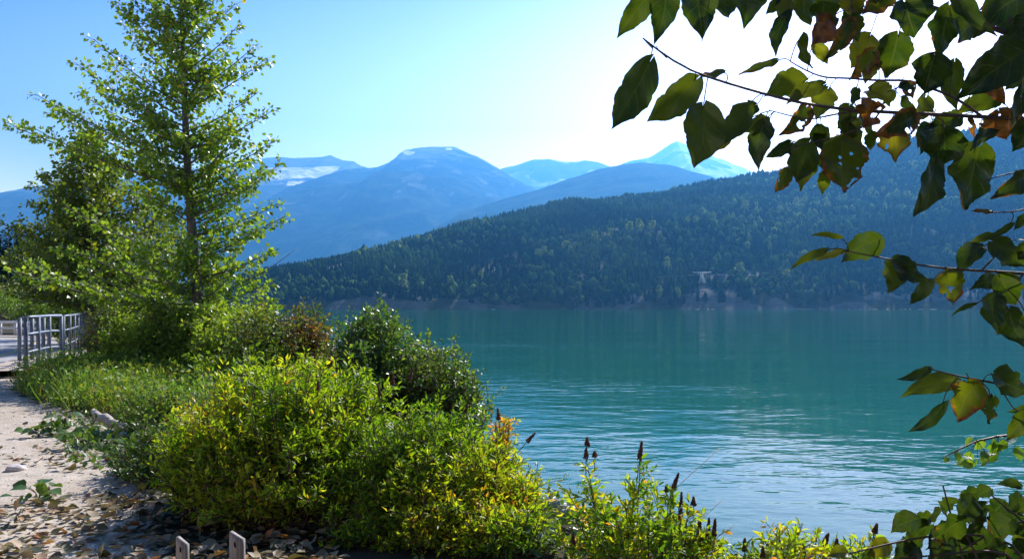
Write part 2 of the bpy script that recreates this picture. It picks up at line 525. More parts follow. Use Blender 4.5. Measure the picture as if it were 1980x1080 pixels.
tag(g.build('ground', M['ground'], smooth=True, attrs={'gravel': gr.ravel()}), kind='structure')

g = Geo()
wx = np.linspace(-9000, 14000, 31); wy = np.linspace(-60, 20500, 31)
WX, WY = np.meshgrid(wx, wy)
idx = np.arange(31 * 31).reshape(31, 31)
g.add(np.stack([WX, WY, WX * 0], -1).reshape(-1, 3), np.stack([idx[:-1, :-1], idx[:-1, 1:], idx[1:, 1:], idx[1:, :-1]], -1).reshape(-1, 4))
tag(g.build('lake', M['water']), kind='structure')


# ------------------------------------------------------------------ hill and mountains
def ridge(name, poly, Yc, Yb, Yk, amp, nscale, seed, mat, masks, nx=360, ny=90, power=1.1, pad=0):
    poly = np.array(poly, float)
    px = np.linspace(poly[0, 0], poly[-1, 0], nx)
    py = np.interp(px, poly[:, 0], poly[:, 1])
    X = (px - CX) / F * Yc
    Zc = CZ + (HY - py) / F * Yc
    Zc = Zc + Zc * 0.012 * (fbm(X / (Yc * 0.01), X * 0, 4, seed + 5) - 0.5)
    t = np.concatenate([np.linspace(0, 1, ny), np.linspace(1, 1.7, 20)[1:]])
    T, XX = np.meshgrid(t, X, indexing='ij')
    ZZ = np.broadcast_to(Zc, T.shape)
    wob = (fbm(XX / (nscale * 2), T * 0 + 3, 3, seed + 9) - 0.5) * 0.1
    YY = np.where(T <= 1, Yb + (Yc - Yb) * T, Yc + (Yk - Yc) * (T - 1) / 0.7)
    YY = YY + wob * (Yc - Yb) * np.clip(1 - T, 0, 1)
    prof = np.where(T <= 1, np.clip(T, 0, 1) ** power, 1 - ((T - 1) / 0.7) ** 1.5)
    env = np.where(T <= 1, np.clip(4 * T * (1 - T), 0, 1) * (1 - 0.25 * T), 0)
    rn = 1 - np.abs(2 * fbm(XX / nscale, YY / nscale, 6, seed) - 1) * 2
    Z = ZZ * prof + amp * env * rn * np.clip(ZZ / (Zc.max() + 1), 0.05, 1)
    Z = np.where(T <= 0, -2, Z)
    PX = CX + F * XX / YY
    PY = HY - F * (Z - CZ) / YY
    rock, snow = masks(XX, YY, Z, PX, PY, seed)
    g = Geo()
    ny2 = len(t)
    idx = np.arange(ny2 * nx).reshape(ny2, nx)
    g.add(np.stack([XX, YY, Z], -1).reshape(-1, 3), np.stack([idx[:-1, :-1], idx[:-1, 1:], idx[1:, 1:], idx[1:, :-1]], -1).reshape(-1, 4))
    return tag(g.build(name, mat, smooth=True, attrs={'rock': rock.ravel(), 'snow': snow.ravel()}), kind='structure')


def m_none(X, Y, Z, px, py, s):
    return np.zeros(X.shape), np.zeros(X.shape)


def m_dome(X, Y, Z, px, py, s):
    n = fbm(X / 500, Y / 500, 5, s + 3)
    n2 = fbm(X / 150, Y / 150, 4, s + 4)
    rock = sstep(1640, 1880, Z + (n - 0.5) * 760) * 0.95
    rock = np.maximum(rock, 0.55 * sstep(0.6, 0.68, n2) * sstep(620, 330, np.abs(Z - 1350)))
    clr = np.exp(-((px - 735) / 60) ** 2 - ((py - 452) / 22) ** 2) * n2 * 0.75
    rock = np.maximum(rock, clr)
    snow = np.exp(-((px - 790) / 14) ** 4 - ((py - 296) / 5) ** 4) * (0.35 + n2) + np.exp(-((px - 868) / 7) ** 4 - ((py - 288) / 2.5) ** 4)
    return rock, snow


def m_snow_left(X, Y, Z, px, py, s):
    n = fbm(X / 400, Y / 400, 5, s + 3)
    rock = sstep(1500, 1850, Z + (n - 0.5) * 800)
    f = (1 - ((py - (334 + (px - 590) * -0.01)) / (12 + 6 * (n - 0.5))) ** 2) * (px > 515) * (px < 655) * sstep(655, 632, px + (py - 330) * 1.3)
    snow = np.clip(f * 2.2 + (n - 0.4) * 1.2, 0, 1) * (f > -0.4)
    snow = np.maximum(snow, (fbm(X / 200, Y / 620, 4, s + 8) > 0.63) * 0.62 * (py > 340) * (py < 375) * (px > 480))
    return rock, snow


def m_patches(X, Y, Z, px, py, s):
    n = fbm(X / 500, Y / 1050, 5, s + 3)
    rock = sstep(1300, 1600, Z + (n - 0.5) * 600)
    snow = sstep(0.47, 0.54, fbm(X / 720, Y / 400, 5, s + 8)) * sstep(1750, 2050, Z + (n - 0.5) * 900)
    return rock, snow


# near forested hill across the lake -------------------------------------------------
HP = np.array([(240, 596), (400, 566), (480, 540), (560, 521), (650, 508), (750, 486), (850, 458), (900, 440), (1000, 421), (1100, 399), (1200, 391), (1280, 381),
               (1380, 358), (1480, 343), (1600, 318), (1700, 288), (1760, 272), (1850, 264), (1930, 250), (2050, 225), (2300, 190), (2700, 180)], float)
HYC = np.interp(HP[:, 0], [240, 480, 900, 1300, 1760, 2700], [1300, 1400, 1750, 2000, 2300, 2600])
HX = (HP[:, 0] - CX) / F * HYC
HZ = np.maximum(CZ + (HY - HP[:, 1]) / F * HYC - 4.0, 0.5)


def hill_z(x, y):
    x = np.asarray(x, float); y = np.asarray(y, float)
    yc = np.interp(x, HX, HYC); zc = np.interp(x, HX, HZ)
    ysh = 1120 + 55 * (fbm(x / 160, x * 0, 4, 21) - 0.5)
    t = (y - ysh) / (yc - ysh)
    tc = np.clip(t, 0, 1)
    prof = np.where(t <= 1, tc ** 0.95, 1 - (np.clip(t - 1, 0, 2) * 0.7) ** 1.6)
    env = np.clip(4 * tc * (1 - tc), 0, 1)
    rid = 1 - np.abs(2 * fbm(x / 420, y / 420, 5, 31) - 1) * 2
    z = zc * prof + env * (26 * rid + 14 * (fbm(x / 110, y / 110, 4, 33) - 0.5)) * np.clip(zc / 220, 0.15, 1)
    k = np.exp(-((x - 255) / 130) ** 2 - ((y - 1380) / 90) ** 2) * 34           # rocky knoll above the pylon
    z = z + k * env
    bluff = sstep(0, 0.035, t) * 9 * (0.3 + 1.2 * fbm(x / 60, y / 60, 3, 41)) * np.clip(zc / 90, 0, 1)
    return np.where(t < 0, -2, z + bluff)


hx = np.linspace(-560, 2700, 420)
hy = np.concatenate([np.linspace(1075, 1200, 40)[:-1], np.linspace(1200, 2700, 170)[:-1], np.linspace(2700, 4200, 20)])
AX, AY = np.meshgrid(hx, hy)
AZ = hill_z(AX, AY)
hn = fbm(AX / 70, AY / 110, 4, 51)
kn = np.exp(-((AX - 250) / 140) ** 2 - ((AY - 1390) / 60) ** 2)
hrock = np.maximum(sstep(0.68, 0.85, hn + kn * 0.36), 0.75 * (AY < 1172) * sstep(0.38, 0.55, fbm(AX / 50, AY / 30, 4, 52)))
g = Geo()
idx = np.arange(AX.size).reshape(AX.shape)
g.add(np.stack([AX, AY, AZ], -1).reshape(-1, 3), np.stack([idx[:-1, :-1], idx[:-1, 1:], idx[1:, 1:], idx[1:, :-1]], -1).reshape(-1, 4))
tag(g.build('hill', M['hill'], smooth=True, attrs={'rock': hrock.ravel(), 'snow': hrock.ravel() * 0}), kind='structure')

ridge('mountain', [(560, 592), (680, 535), (760, 478), (800, 458), (850, 434), (900, 407), (1000, 377), (1050, 363), (1100, 346), (1150, 329), (1200, 319), (1240, 314), (1300, 320),
                   (1380, 343), (1450, 366), (1550, 400), (1750, 440), (2000, 470)], 6600, 4300, 9500, 130, 1300, 61, M['blue_mtn'], m_none, 300, 60)
ridge('mountain', [(-120, 540), (80, 520), (250, 490), (380, 460), (450, 430), (500, 406), (560, 376), (600, 356), (640, 341), (680, 326), (730, 324), (760, 311), (768, 300), (782, 290),
                   (830, 283), (880, 285), (920, 301), (960, 323), (1000, 348), (1040, 368), (1120, 405), (1250, 450), (1500, 520)], 11000, 6200, 14000, 420, 2300, 62, M['blue_mtn'], m_dome, 420, 110, 1.05)
ridge('mountain', [(-500, 400), (-200, 385), (0, 377), (40, 369), (75, 361), (150, 352), (250, 345), (350, 331), (430, 322), (480, 316), (500, 308), (520, 304), (580, 305), (610, 305),
                   (638, 300), (664, 311), (684, 312), (700, 321), (730, 331), (800, 380), (900, 430)], 14000, 8200, 17000, 480, 2600, 63, M['high_mtn'], m_snow_left, 460, 130, 1.0)
ridge('mountain', [(880, 400), (970, 326), (1000, 319), (1030, 309), (1060, 306), (1090, 311), (1112, 313), (1130, 309), (1160, 314), (1182, 322), (1230, 340), (1300, 380)],
      15000, 11000, 18000, 360, 2000, 64, M['high_mtn'], m_patches, 200, 90, 1.0)
ridge('mountain', [(1120, 380), (1190, 322), (1215, 312), (1240, 307), (1258, 303), (1280, 289), (1296, 278), (1310, 272), (1322, 277), (1340, 286), (1380, 301), (1420, 318), (1480, 341),
                   (1560, 372), (1700, 420)], 16000, 12200, 19000, 420, 2000, 65, M['high_mtn'], m_patches, 260, 90, 0.95)


# far forest: one wood that reads as a mass ------------------------------------------
def conifer_scatter(g, x, y, z, h, r, tint, n=6):
    tiers = [(0.02, 0.55, 0.5), (0.26, 0.8, 0.4), (0.52, 1.0, 0.27)]
    T, fc = [], []
    a = np.arange(n) * 2 * np.pi / n
    for k, (zb, za, rr) in enumerate(tiers):
        o = len(T)
        T += [(math.cos(q + k) * rr, math.sin(q + k) * rr, zb) for q in a] + [(0, 0, za)]
        fc += [(o + i, o + (i + 1) % n, o + n) for i in range(n)]
    T = np.array(T); N = len(x)
    jit = rng.uniform(0.6, 1.35, (N, len(T), 1))
    jz = rng.uniform(-0.09, 0.09, (N, len(T)))
    V = np.empty((N, len(T), 3))
    V[:, :, :2] = np.stack([x, y], -1)[:, None] + T[None, :, :2] * jit * r[:, None, None]
    V[:, :, 2] = z[:, None] + (T[None, :, 2] + jz) * h[:, None]
    F3 = (np.array(fc)[None] + (np.arange(N) * len(T))[:, None, None]).reshape(-1, 3)
    g.add(V.reshape(-1, 3), F3, np.repeat(tint, len(T)))


N = 84000
fx = rng.uniform(-540, 2300, N); fy = 1128 + 1600 * rng.uniform(0, 1, N) ** 1.15
yc = np.interp(fx, HX, HYC)
clear = fbm(fx / 70, fy / 110, 4, 51) + np.exp(-((fx - 250) / 140) ** 2 - ((fy - 1390) / 60) ** 2) * 0.34
fz = hill_z(fx, fy)
keep = (fy < yc + 140) & (np.abs((fx / fy) * F + CX - 990) < 1250) & (fz > 3.0)
keep &= ~((np.abs(fx - 262.5 + 9 * (vnoise(fy / 9, fy * 0, 7) - .5)) < 8.5) & (fy < 1181) & (fy > 1120))
keep &= rng.uniform(0, 1, N) > sstep(0.66, 0.78, clear) * 0.85
keep &= rng.uniform(0, 1, N) < np.where(fy < 1172, 0.22 + 0.4 * vnoise(fx / 60, fy / 60, 77), 1.0)
fx, fy, fz = fx[keep], fy[keep], fz[keep]
patch = fbm(fx / 150, fy / 150, 3, 71)
tint = np.clip(0.05 + 2.6 * (patch - 0.42) + rng.normal(0, 0.2, len(fx)), 0, 1)
hh = rng.uniform(8, 17, len(fx)) * (0.8 + 0.4 * patch)
g = Geo()
conifer_scatter(g, fx, fy, fz - 0.5, hh, hh * rng.uniform(0.36, 0.66, len(fx)), tint)
tag(g.build('forest', M['conifer']), kind='stuff')
# rounder broadleaf crowns in belts between the conifers
N = 30000
bx = rng.uniform(-500, 2300, N); by = 1135 + 1500 * rng.uniform(0, 1, N) ** 1.15
bz = hill_z(bx, by)
belt = fbm(bx / 210 + by / 300, by / 130, 4, 171)
kp = (belt > 0.5) & (by < np.interp(bx, HX, HYC) + 60) & (bz > 4) & ~((np.abs(bx - 262.5) < 9) & (by < 1182))
bx, by, bz, belt = bx[kp], by[kp], bz[kp], belt[kp]
a_ = np.arange(6) * np.pi / 3
T_ = np.array([(0, 0, 0)] + [(math.cos(q) * .42, math.sin(q) * .42, .28) for q in a_] + [(math.cos(q + .5) * .46, math.sin(q + .5) * .46, .6) for q in a_] + [(0, 0, 1.0)])
f_ = [(0, 1 + (i + 1) % 6, 1 + i) for i in range(6)] + [(1 + i, 1 + (i + 1) % 6, 7 + i) for i in range(6)] + [(1 + (i + 1) % 6, 7 + (i + 1) % 6, 7 + i) for i in range(6)] + [(7 + i, 7 + (i + 1) % 6, 13) for i in range(6)]
h_ = rng.uniform(6, 13, len(bx))
V_ = T_[None] * rng.uniform(0.6, 1.4, (len(bx), 14, 1)) * (h_ * rng.uniform(0.75, 1.15, len(bx)))[:, None, None]
V_[:, :, 2] *= 1.15
g = Geo()
g.add((V_ + np.stack([bx, by, bz], 1)[:, None]).reshape(-1, 3), (np.array(f_)[None] + (np.arange(len(bx)) * 14)[:, None, None]).reshape(-1, 3), np.repeat(np.clip(rng.normal(0.25, 0.25, len(bx)) + 3 * (belt - 0.58), 0, 1), 14))
M['belt'] = foliage('far_broadleaf_crown', [(0.0, (0.018, 0.045, 0.01)), (0.6, (0.055, 0.1, 0.02)), (1.0, (0.14, 0.2, 0.045))], 0.2, 0.9, 0.0)
tag(g.build('broadleaf_wood', M['belt']), kind='stuff')


def blob_tree(g, h, r, seed, tint0=0.5):
    q = np.random.default_rng(seed)
    n = 150
    a = q.uniform(0, 2 * np.pi, n); zz = q.uniform(0.12, 1, n)
    prof = np.sin(np.clip(zz, 0, 1) ** 0.8 * np.pi * 0.93) ** 0.7
    rr = r * prof * q.uniform(0.5, 1.05, n)
    pos = np.stack([np.cos(a) * rr, np.sin(a) * rr, zz * h], 1)
    g.scatter(LEAF, LEAF_F, pos, q.normal(size=(n, 3)) + [0, 0, 0.8], q.normal(size=(n, 3)), h * q.uniform(0.12, 0.24, n), 0.9, np.clip(tint0 + q.normal(0, 0.25, n), 0, 1))


LEAF = np.array([(0, 0, 0), (-0.5, 0.4, 0.1), (0, 0.45, 0), (0.5, 0.4, 0.1), (0, 1, -0.08)], float)
LEAF_F = [(0, 2, 1), (0, 3, 2), (1, 2, 4), (2, 3, 4)]
OV = np.array([(0, 0, 0), (-0.36, 0.14, 0.06), (0, 0.16, 0), (0.36, 0.14, 0.06), (-0.5, 0.38, 0.1), (0, 0.4, 0.01), (0.5, 0.38, 0.1), (-0.34, 0.68, 0.04), (0, 0.7, -0.02), (0.34, 0.68, 0.04), (0, 1, -0.12)], float)
OV_F = [(0, 2, 1), (0, 3, 2), (1, 2, 5), (1, 5, 4), (2, 3, 6), (2, 6, 5), (4, 5, 8), (4, 8, 7), (5, 6, 9), (5, 9, 8), (7, 8, 10), (8, 9, 10)]
# pale poplars that stand out among the conifers
proto = thing('poplar_tree', 'pale green poplar standing among the dark conifers of the far hillside', 'tree', (0, 0, 0), 'pale poplars on the far hillside')
g = Geo(); blob_tree(g, 12, 3.4, 5); g.build('crown', M['poplar'], proto)
g = Geo(); g.tube([(0, 0, -0.8), (0, 0, 2.5), (0, 0, 7)], [0.35, 0.28, 0.1], 5); g.build('trunk', M['bark'], proto)
pp = [(1040, 500), (1052, 494), (1066, 498), (1094, 484), (1103, 489), (1112, 482), (1150, 468), (1158, 474), (1166, 462), (1175, 470), (1182, 460), (1218, 448), (1236, 452), (1262, 446),
      (1330, 432), (1345, 436), (1440, 410), (1462, 404), (1540, 400), (1556, 396), (1575, 398), (1600, 404), (1660, 392), (1680, 380), (1708, 372), (1722, 358), (1738, 352), (1755, 385),
      (1770, 390), (1788, 398), (1820, 410), (870, 550), (930, 540), (1290, 525), (1430, 535), (1520, 545), (780, 560), (1310, 575), (1275, 572)]
ysc = np.linspace(1125, 2300, 500)
first = True
for px, py in pp:
    zz = hill_z((px - CX) / F * ysc, ysc)
    e = HY - (zz - CZ) / ysc * F
    hit = np.nonzero(e <= py + 4)[0]
    if not len(hit):
        continue
    Y = ysc[hit[0]]
    o = proto if first else copy_tree(proto)
    first = False
    X = (px - CX) / F * Y
    o.location = (X, Y, float(hill_z(np.array([X]), np.array([Y]))[0]) - 0.3)
    s = random.uniform(0.95, 1.7)
    o.scale = (s, s, s * random.uniform(0.9, 1.25)); o.rotation_euler = (0, 0, random.uniform(0, 6))

# pylon and wires ---------------------------------------------------------------------
PY_ = 1180.0
PX_ = (1357 - CX) / F * PY_
PZ_ = float(hill_z(np.array([PX_]), np.array([PY_]))[0])
tw = thing('transmission_tower', 'grey steel lattice power pylon on the far shore of the lake', 'pylon', (PX_, PY_, PZ_ - 0.5))
B = np.array([PX_, PY_, PZ_ - 0.5])
HT = CZ + (HY - 526) / F * PY_ - PZ_ + 0.5


def tw_r(q):
    return np.interp(q, [0, 0.75, 1], [5.2, 1.5, 1.3])


for sx, sy in ((-1, -1), (1, -1), (1, 1), (-1, 1)):
    g = Geo()
    g.tube([B + (sx * tw_r(q), sy * tw_r(q), HT * q) for q in (0, 0.75, 1)], 0.34, 4)
    g.build('tower_leg', M['tower'], tw)
g = Geo()
lv = [0.08, 0.24, 0.38, 0.5, 0.6, 0.68, 0.75]
for q0, q1 in zip(lv[:-1], lv[1:]):
    for (ax, ay), (bx, by) in (((-1, -1), (1, -1)), ((1, -1), (1, 1)), ((1, 1), (-1, 1)), ((-1, 1), (-1, -1))):
        for u0, u1 in ((q0, q1), (q1, q0), (q1, q1)):
            g.tube([B + (ax * tw_r(u0), ay * tw_r(u0), HT * u0), B + (bx * tw_r(u1), by * tw_r(u1), HT * u1)], 0.17, 4)
g.build('bracing', M['tower'], tw)
g = Geo()
for s in (-1, 1):
    g.tube([B + (-13, s * 0.9, HT), B + (13, s * 0.9, HT)], 0.22, 4)
    g.tube([B + (-13, s * 0.9, HT), B + (-1.4, s * 0.9, HT * 0.88), B + (1.4, s * 0.9, HT * 0.88), B + (13, s * 0.9, HT)], 0.18, 4)
for k in range(-6, 7):
    g.tube([B + (k * 2.1, 0.9, HT), B + (k * 2.1 + 1, 0, HT * (0.88 + 0.12 * min(1, abs(k) / 6)))], 0.1, 4)
g.build('crossarm', M['tower'], tw)
for k, xo in enumerate((-12.5, 0, 12.5)):
    g = Geo()
    a = B + (xo, 0, HT - 3)
    q = np.linspace(0, 1, 30)[:, None]
    for e in (np.array([-420.0, 1250, 26]), np.array([1500.0, 1420, 60])):
        g.tube(a * (1 - q) + e * q - np.array([0, 0, 1.0]) * 22 * (q * (1 - q)), 0.035, 4)
    o = g.build('power_line', M['tower'], loc=tuple(a))
    tag(o, 'thin sagging power line strung from the pylon above the far shore', 'power line', 'power lines over the far shore')


# ------------------------------------------------------------------ rocks
def rock_mesh(g, c, size, seed, t=0.5):
    q = np.random.default_rng(seed)
    nu, nv = 12, 8
    th = np.linspace(0, np.pi, nv + 1); ph = np.arange(nu) * 2 * np.pi / nu
    P = np.array([[math.sin(a) * math.cos(b), math.sin(a) * math.sin(b), math.cos(a)] for a in th for b in ph])
    k = 1 + 0.9 * (fbm(P[:, 0] * 1.6 + P[:, 2] * 2 + seed, P[:, 1] * 1.6 - P[:, 2] + seed, 3, seed) - 0.5)
    P = np.sign(P) * np.abs(P) ** 0.8 * k[:, None] * np.array(size) / 2 + c
    idx = np.arange(len(P)).reshape(nv + 1, nu)
    g.add(P, np.stack([idx[:-1], np.roll(idx, -1, 1)[:-1], np.roll(idx, -1, 1)[1:], idx[1:]], -1).reshape(-1, 4), t)


g = Geo(); rock_mesh(g, (0, 0, 0.25), (4.5, 3, 1.7), 3)
proto = g.build('shore_rock', M['rock'], smooth=True)
tag(proto, 'pale rock at the waterline of the far shore', 'rock', 'pale rocks along the far shore')
first = True
for px in [1590, 1622, 1634, 1648, 1655, 1668, 1690, 1700, 1712, 1724, 1731, 1745, 1758, 1775, 1800, 1340, 1352, 1366, 1380, 1080, 1110, 1135, 940, 960]:
    yy = np.linspace(1080, 1160, 200)
    X = (px - CX) / F * yy
    Y = yy[np.nonzero(hill_z(X, yy) > 0.2)[0][0]]
    o = proto if first else proto.copy()
    if not first:
        COL.objects.link(o)
    first = False
    o.location = ((px - CX) / F * Y + random.uniform(-7, 7), Y - 1, 0.0)
    s = random.uniform(0.25, 0.8) ** 1.2
    o.scale = (s * random.uniform(0.8, 2.6), s, s * 0.8); o.rotation_euler = (0, 0, random.uniform(0, 6))

# ------------------------------------------------------------------ road, bridge edge and railings
def offset(P, d):
    P = np.asarray(P, float)
    tg = unit(np.gradient(P, axis=0))
    return P + np.stack([-tg[:, 1], tg[:, 0]], 1) * d


def smooth_path(P, n=60):
    P = np.asarray(P, float)
    s = np.concatenate([[0], np.cumsum(np.linalg.norm(np.diff(P, axis=0), axis=1))])
    q = np.linspace(0, s[-1], n)
    o = np.stack([np.interp(q, s, P[:, k]) for k in range(P.shape[1])], 1)
    for _ in range(3):
        o[1:-1] = (o[:-2] + 2 * o[1:-1] + o[2:]) / 4
    return o


def strip(g, A, Bp, z, t=0.5, skirt=0.0):
    n = len(A)
    a = np.concatenate([A, np.full((n, 1), z)], 1); b = np.concatenate([Bp, np.full((n, 1), z)], 1)
    i = np.arange(n - 1)
    g.add(np.concatenate([a, b]), np.stack([i, i + 1, n + i + 1, n + i], 1), t)
    if skirt:
        for P, fl in ((a, 1), (b, 0)):
            g.add(np.concatenate([P, P - (0, 0, skirt)]), np.stack([i, i + 1, n + i + 1, n + i], 1), t)


RP = smooth_path(ROAD, 120)
g = Geo(); strip(g, offset(RP, 0.35), offset(RP, 8.6), 4.63, skirt=0.5)
tag(g.build('road', M['asphalt']), kind='structure')
g = Geo(); LP = RP[30:112]; strip(g, offset(LP, 1.0), offset(LP, 1.14), 4.635)
tag(g.build('road_marking', M['yellow']), kind='structure')
BP = RP[(RP[:, 1] > 16.6)]
ce = Geo()
strip(ce, offset(BP, -0.75), offset(BP, 0.36), 4.66, skirt=1.3)
n0 = ce.build('bridge_edge', M['concrete'], loc=(float(BP[0, 0]), float(BP[0, 1]), 3.9))
tag(n0, 'tan concrete edge of the bridge carrying the metal railing', 'bridge edge')


def railing(name, label, posts, rails, zb, h, m, ph=0.05, rr=0.026, group=None, foot=True):
    t = thing(name, label, 'railing', (*posts[0], zb))
    for p in posts:
        g = Geo()
        g.box((p[0], p[1], zb + h / 2), (ph, ph, h), yaw=0.35)
        if foot:
            g.box((p[0], p[1], zb + 0.012), (0.17, 0.17, 0.02), yaw=0.35)
        g.build('post', m, t)
    P3 = np.array([(p[0], p[1], zb) for p in posts])
    for q in rails:
        g = Geo()
        g.tube(P3 + (0, 0, h * q), rr if q < 0.97 else rr * 1.25, 6)
        g.build('rail', m, t)
    return t


def gp(px, Y):
    return ((px - CX) / F * Y, Y)


railing('bridge_railing', 'grey metal railing with slim posts along the far part of the bridge edge', [gp(123, 20.3), gp(135, 21.6), gp(144, 23.0), gp(151, 24.4), gp(157, 25.9), gp(162, 27.4), gp(166, 29)],
        (0.35, 0.68, 1.0), 4.66, 1.07, M['galv'], 0.06)
railing('bridge_railing', 'grey metal railing with thick posts at the near end of the bridge', [gp(50, 17.3), gp(74, 18.6), gp(95, 19.6), gp(118, 20.0)],
        (0.34, 0.68, 1.0), 4.655, 1.09, M['galv'], 0.075, 0.03)
railing('bridge_railing', 'short grey metal railing panel leftmost at the roadside, behind the thick-posted one', [gp(38, 20.6), gp(62, 21.0), gp(84, 21.4)],
        (0.36, 1.0), 4.635, 1.05, M['galv'], 0.08, 0.03)
fp = smooth_path([(-18.2, 35.6), (-21, 37.6), (-25, 38.9), (-32, 40.0), (-40, 40.6)], 26)
railing('roadside_fence', 'low white post fence on the far side of the road bend', [tuple(p) for p in fp], (0.55, 1.0), 4.62, 0.62, M['whitefence'], 0.12, 0.05, foot=False)
# guard rail on the far bank
g = Geo()
gy = 96.0
ga = np.array([(x, gy + 2 * math.sin(x * 0.05), CZ + (HY - (552 + (x + 58) * -0.1)) / F * gy) for x in np.linspace(-75, -48, 14)])
g.tube(ga, 0.12, 6)
t = thing('guard_rail', 'pale guard rail along the far bank left of the trees', 'guard rail', (*ga[0][:2], ga[0][2] - 0.6))
g.build('rail', M['whitefence'], t)
for p in ga[::2]:
    g = Geo(); zz = float(ground_z(np.array([p[0]]), np.array([p[1]]))[0])
    g.tube([(p[0], p[1], min(zz, p[2] - 0.5)), (p[0], p[1], p[2])], 0.07, 5); g.build('post', M['whitefence'], t)


# ------------------------------------------------------------------ trees and shrubs
def gz(x, y):
    return float(ground_z(np.array([x]), np.array([y]))[0])


def bez(a, c, b, n):
    t = np.linspace(0, 1, n)[:, None]
    return (1 - t) ** 2 * a + 2 * t * (1 - t) * c + t * t * b


class Leaves:
    def __init__(s):
        s.p, s.d, s.n, s.s, s.t = [], [], [], [], []

    def add(s, p, d, n, sz, t):
        s.p.append(p); s.d.append(d); s.n.append(n); s.s.append(np.broadcast_to(sz, (len(p),))); s.t.append(np.broadcast_to(t, (len(p),)))

    def geo(s, wid, T=None, Fc=None):
        g = Geo()
        g.scatter(LEAF if T is None else T, Fc or LEAF_F, np.concatenate(s.p), np.concatenate(s.d), np.concatenate(s.n), np.concatenate(s.s), wid, np.clip(np.concatenate(s.t), 0, 1))
        return g


def leafy(L, pts, spacing, size, tint, droop=0.35, spread=1.0, t0=0.0, petiole=0.5, up=0.6):
    """leaves along a polyline"""
    seg = np.linalg.norm(np.diff(pts, axis=0), axis=1)
    ln = seg.sum(); n = max(2, int(ln * (1 - t0) / spacing))
    q = np.sort(rng.uniform(t0, 1.0, n)) * ln
    cs = np.concatenate([[0], np.cumsum(seg)])
    P = np.stack([np.interp(q, cs, pts[:, k]) for k in range(3)], 1)
    ax = unit(pts[-1] - pts[0])
    rd = rng.normal(size=(n, 3)); rd = unit(rd - (rd @ ax)[:, None] * ax)
    d = unit(rd * spread + ax * 0.7 + np.array([0, 0, -droop]) + rng.normal(0, 0.25, (n, 3)))
    nr = rng.normal(size=(n, 3)) * 0.8 + np.array([0, 0, up])
    sz = size * rng.uniform(0.65, 1.2, n)
    L.add(P + d * (sz * petiole)[:, None], d, nr, sz, tint + rng.normal(0, 0.17, n))


def limb(G, L, p0, p1, bend, r0, size, spacing, tint, tw_gap=0.17, tw_len=0.5, t_start=0.1, droop=0.3):
    c = (p0 + p1) / 2 + bend
    pts = bez(p0, c, p1, 9)
    ln = np.linalg.norm(p1 - p0)
    G.tube(pts, np.linspace(r0, 0.006, 9), 5, cap=False)
    n = max(4, int(ln / tw_gap))
    for k in range(n):
        t = t_start + (1 - t_start) * (k + rng.uniform(0, 0.8)) / n
        i = min(int(t * 8), 7); f = t * 8 - i
        b = pts[i] * (1 - f) + pts[i + 1] * f
        ax = unit(pts[i + 1] - pts[i])
        rd = rng.normal(size=3); rd = unit(rd - (rd @ ax) * ax)
        l = tw_len * (1 - 0.55 * t) * rng.uniform(0.6, 1.15) * min(1, 0.4 + ln / 2.5)
        e = b + unit(ax * 0.8 + rd * 0.75 + np.array([0, 0, 0.12])) * l
        tp = bez(b, (b + e) / 2 + np.array([0, 0, 0.06 * l]), e, 4)
        G.tube(tp, [0.007, 0.006, 0.005, 0.003], 3, cap=False)
        leafy(L, tp, spacing, size, tint + rng.normal(0, 0.06), droop)
    leafy(L, pts[1:], spacing * 1.1, size, tint, droop)


def xt(y):
    return np.interp(y, [-260, 0, 300, 450, 600, 740], [340, 350, 361, 371, 385, 397])


# main cottonwood by the lake, standing at 18 m
TY = 18.0
base = at(397, 742, TY)
base[2] = gz(base[0], base[1]) - 0.1
mt = thing('cottonwood_tree', 'tall airy cottonwood with glossy bright leaves at the lake edge, rising out of frame', 'tree', base)
tp = np.array([base] + [at(xt(y), y, TY + 0.12 * math.sin(y * 0.02)) for y in (700, 640, 580, 500, 420, 340, 260, 180, 100, 20, -60, -140, -230)])
G, L = Geo(), Leaves()
G.tube(tp, np.linspace(0.15, 0.012, len(tp)) * np.linspace(1.0, 0.85, len(tp)), 10)


def trunk_at(y):
    return at(xt(y), y, TY)


hand = [(228, 4, 130, -.2), (236, 46, 165, .2), (182, 76, 205, -.3), (144, 120, 245, .1), (68, 182, 300, -.2), (12, 236, 340, .1), (98, 212, 330, .5), (190, 168, 270, -.5), (130, 246, 380, -.6),
        (200, 110, 230, .7), (60, 245, 360, -.9), (190, 300, 420, .2), (230, 250, 350, -1), (110, 205, 310, -.8), (150, 175, 280, .6),
        (130, 400, 500, .3), (110, 470, 560, -.4), (50, 512, 590, .2), (20, 520, 600, -.6), (180, 560, 640, -.5), (210, 480, 570, .6), (160, 520, 610, -1.0),
        (455, 6, 100, .1), (462, 48, 140, -.3), (450, 92, 170, .4), (496, 86, 185, -.1), (511, 116, 210, .2), (500, 178, 255, -.4), (530, 212, 290, .1), (470, 225, 290, .6), (535, 270, 350, -.2),
        (500, 300, 370, .5), (545, 316, 395, .2), (505, 345, 420, -.5), (540, 392, 455, 0), (552, 418, 480, .3), (505, 440, 500, -.6), (530, 482, 540, .1), (490, 500, 560, .6), (522, 546, 590, -.2),
        (531, 592, 630, .2), (495, 615, 650, -.6), (470, 650, 680, .2), (300, 600, 650, -.5), (330, 645, 690, -.7), (450, 600, 640, -.8), (475, 585, 625, .4), (290, 560, 620, .6), (430, 655, 690, -.9), (335, 690, 715, -.6), (255, 620, 670, .3), (440, 540, 580, -.8), (320, 500, 560, -.8), (430, 700, 720, -.5), (430, 20, 110, -.5), (420, -30, 60, .3), (290, -20, 90, .4), (300, 30, 140, -.6), (400, -80, 0, 0), (310, -90, -10, 0)]
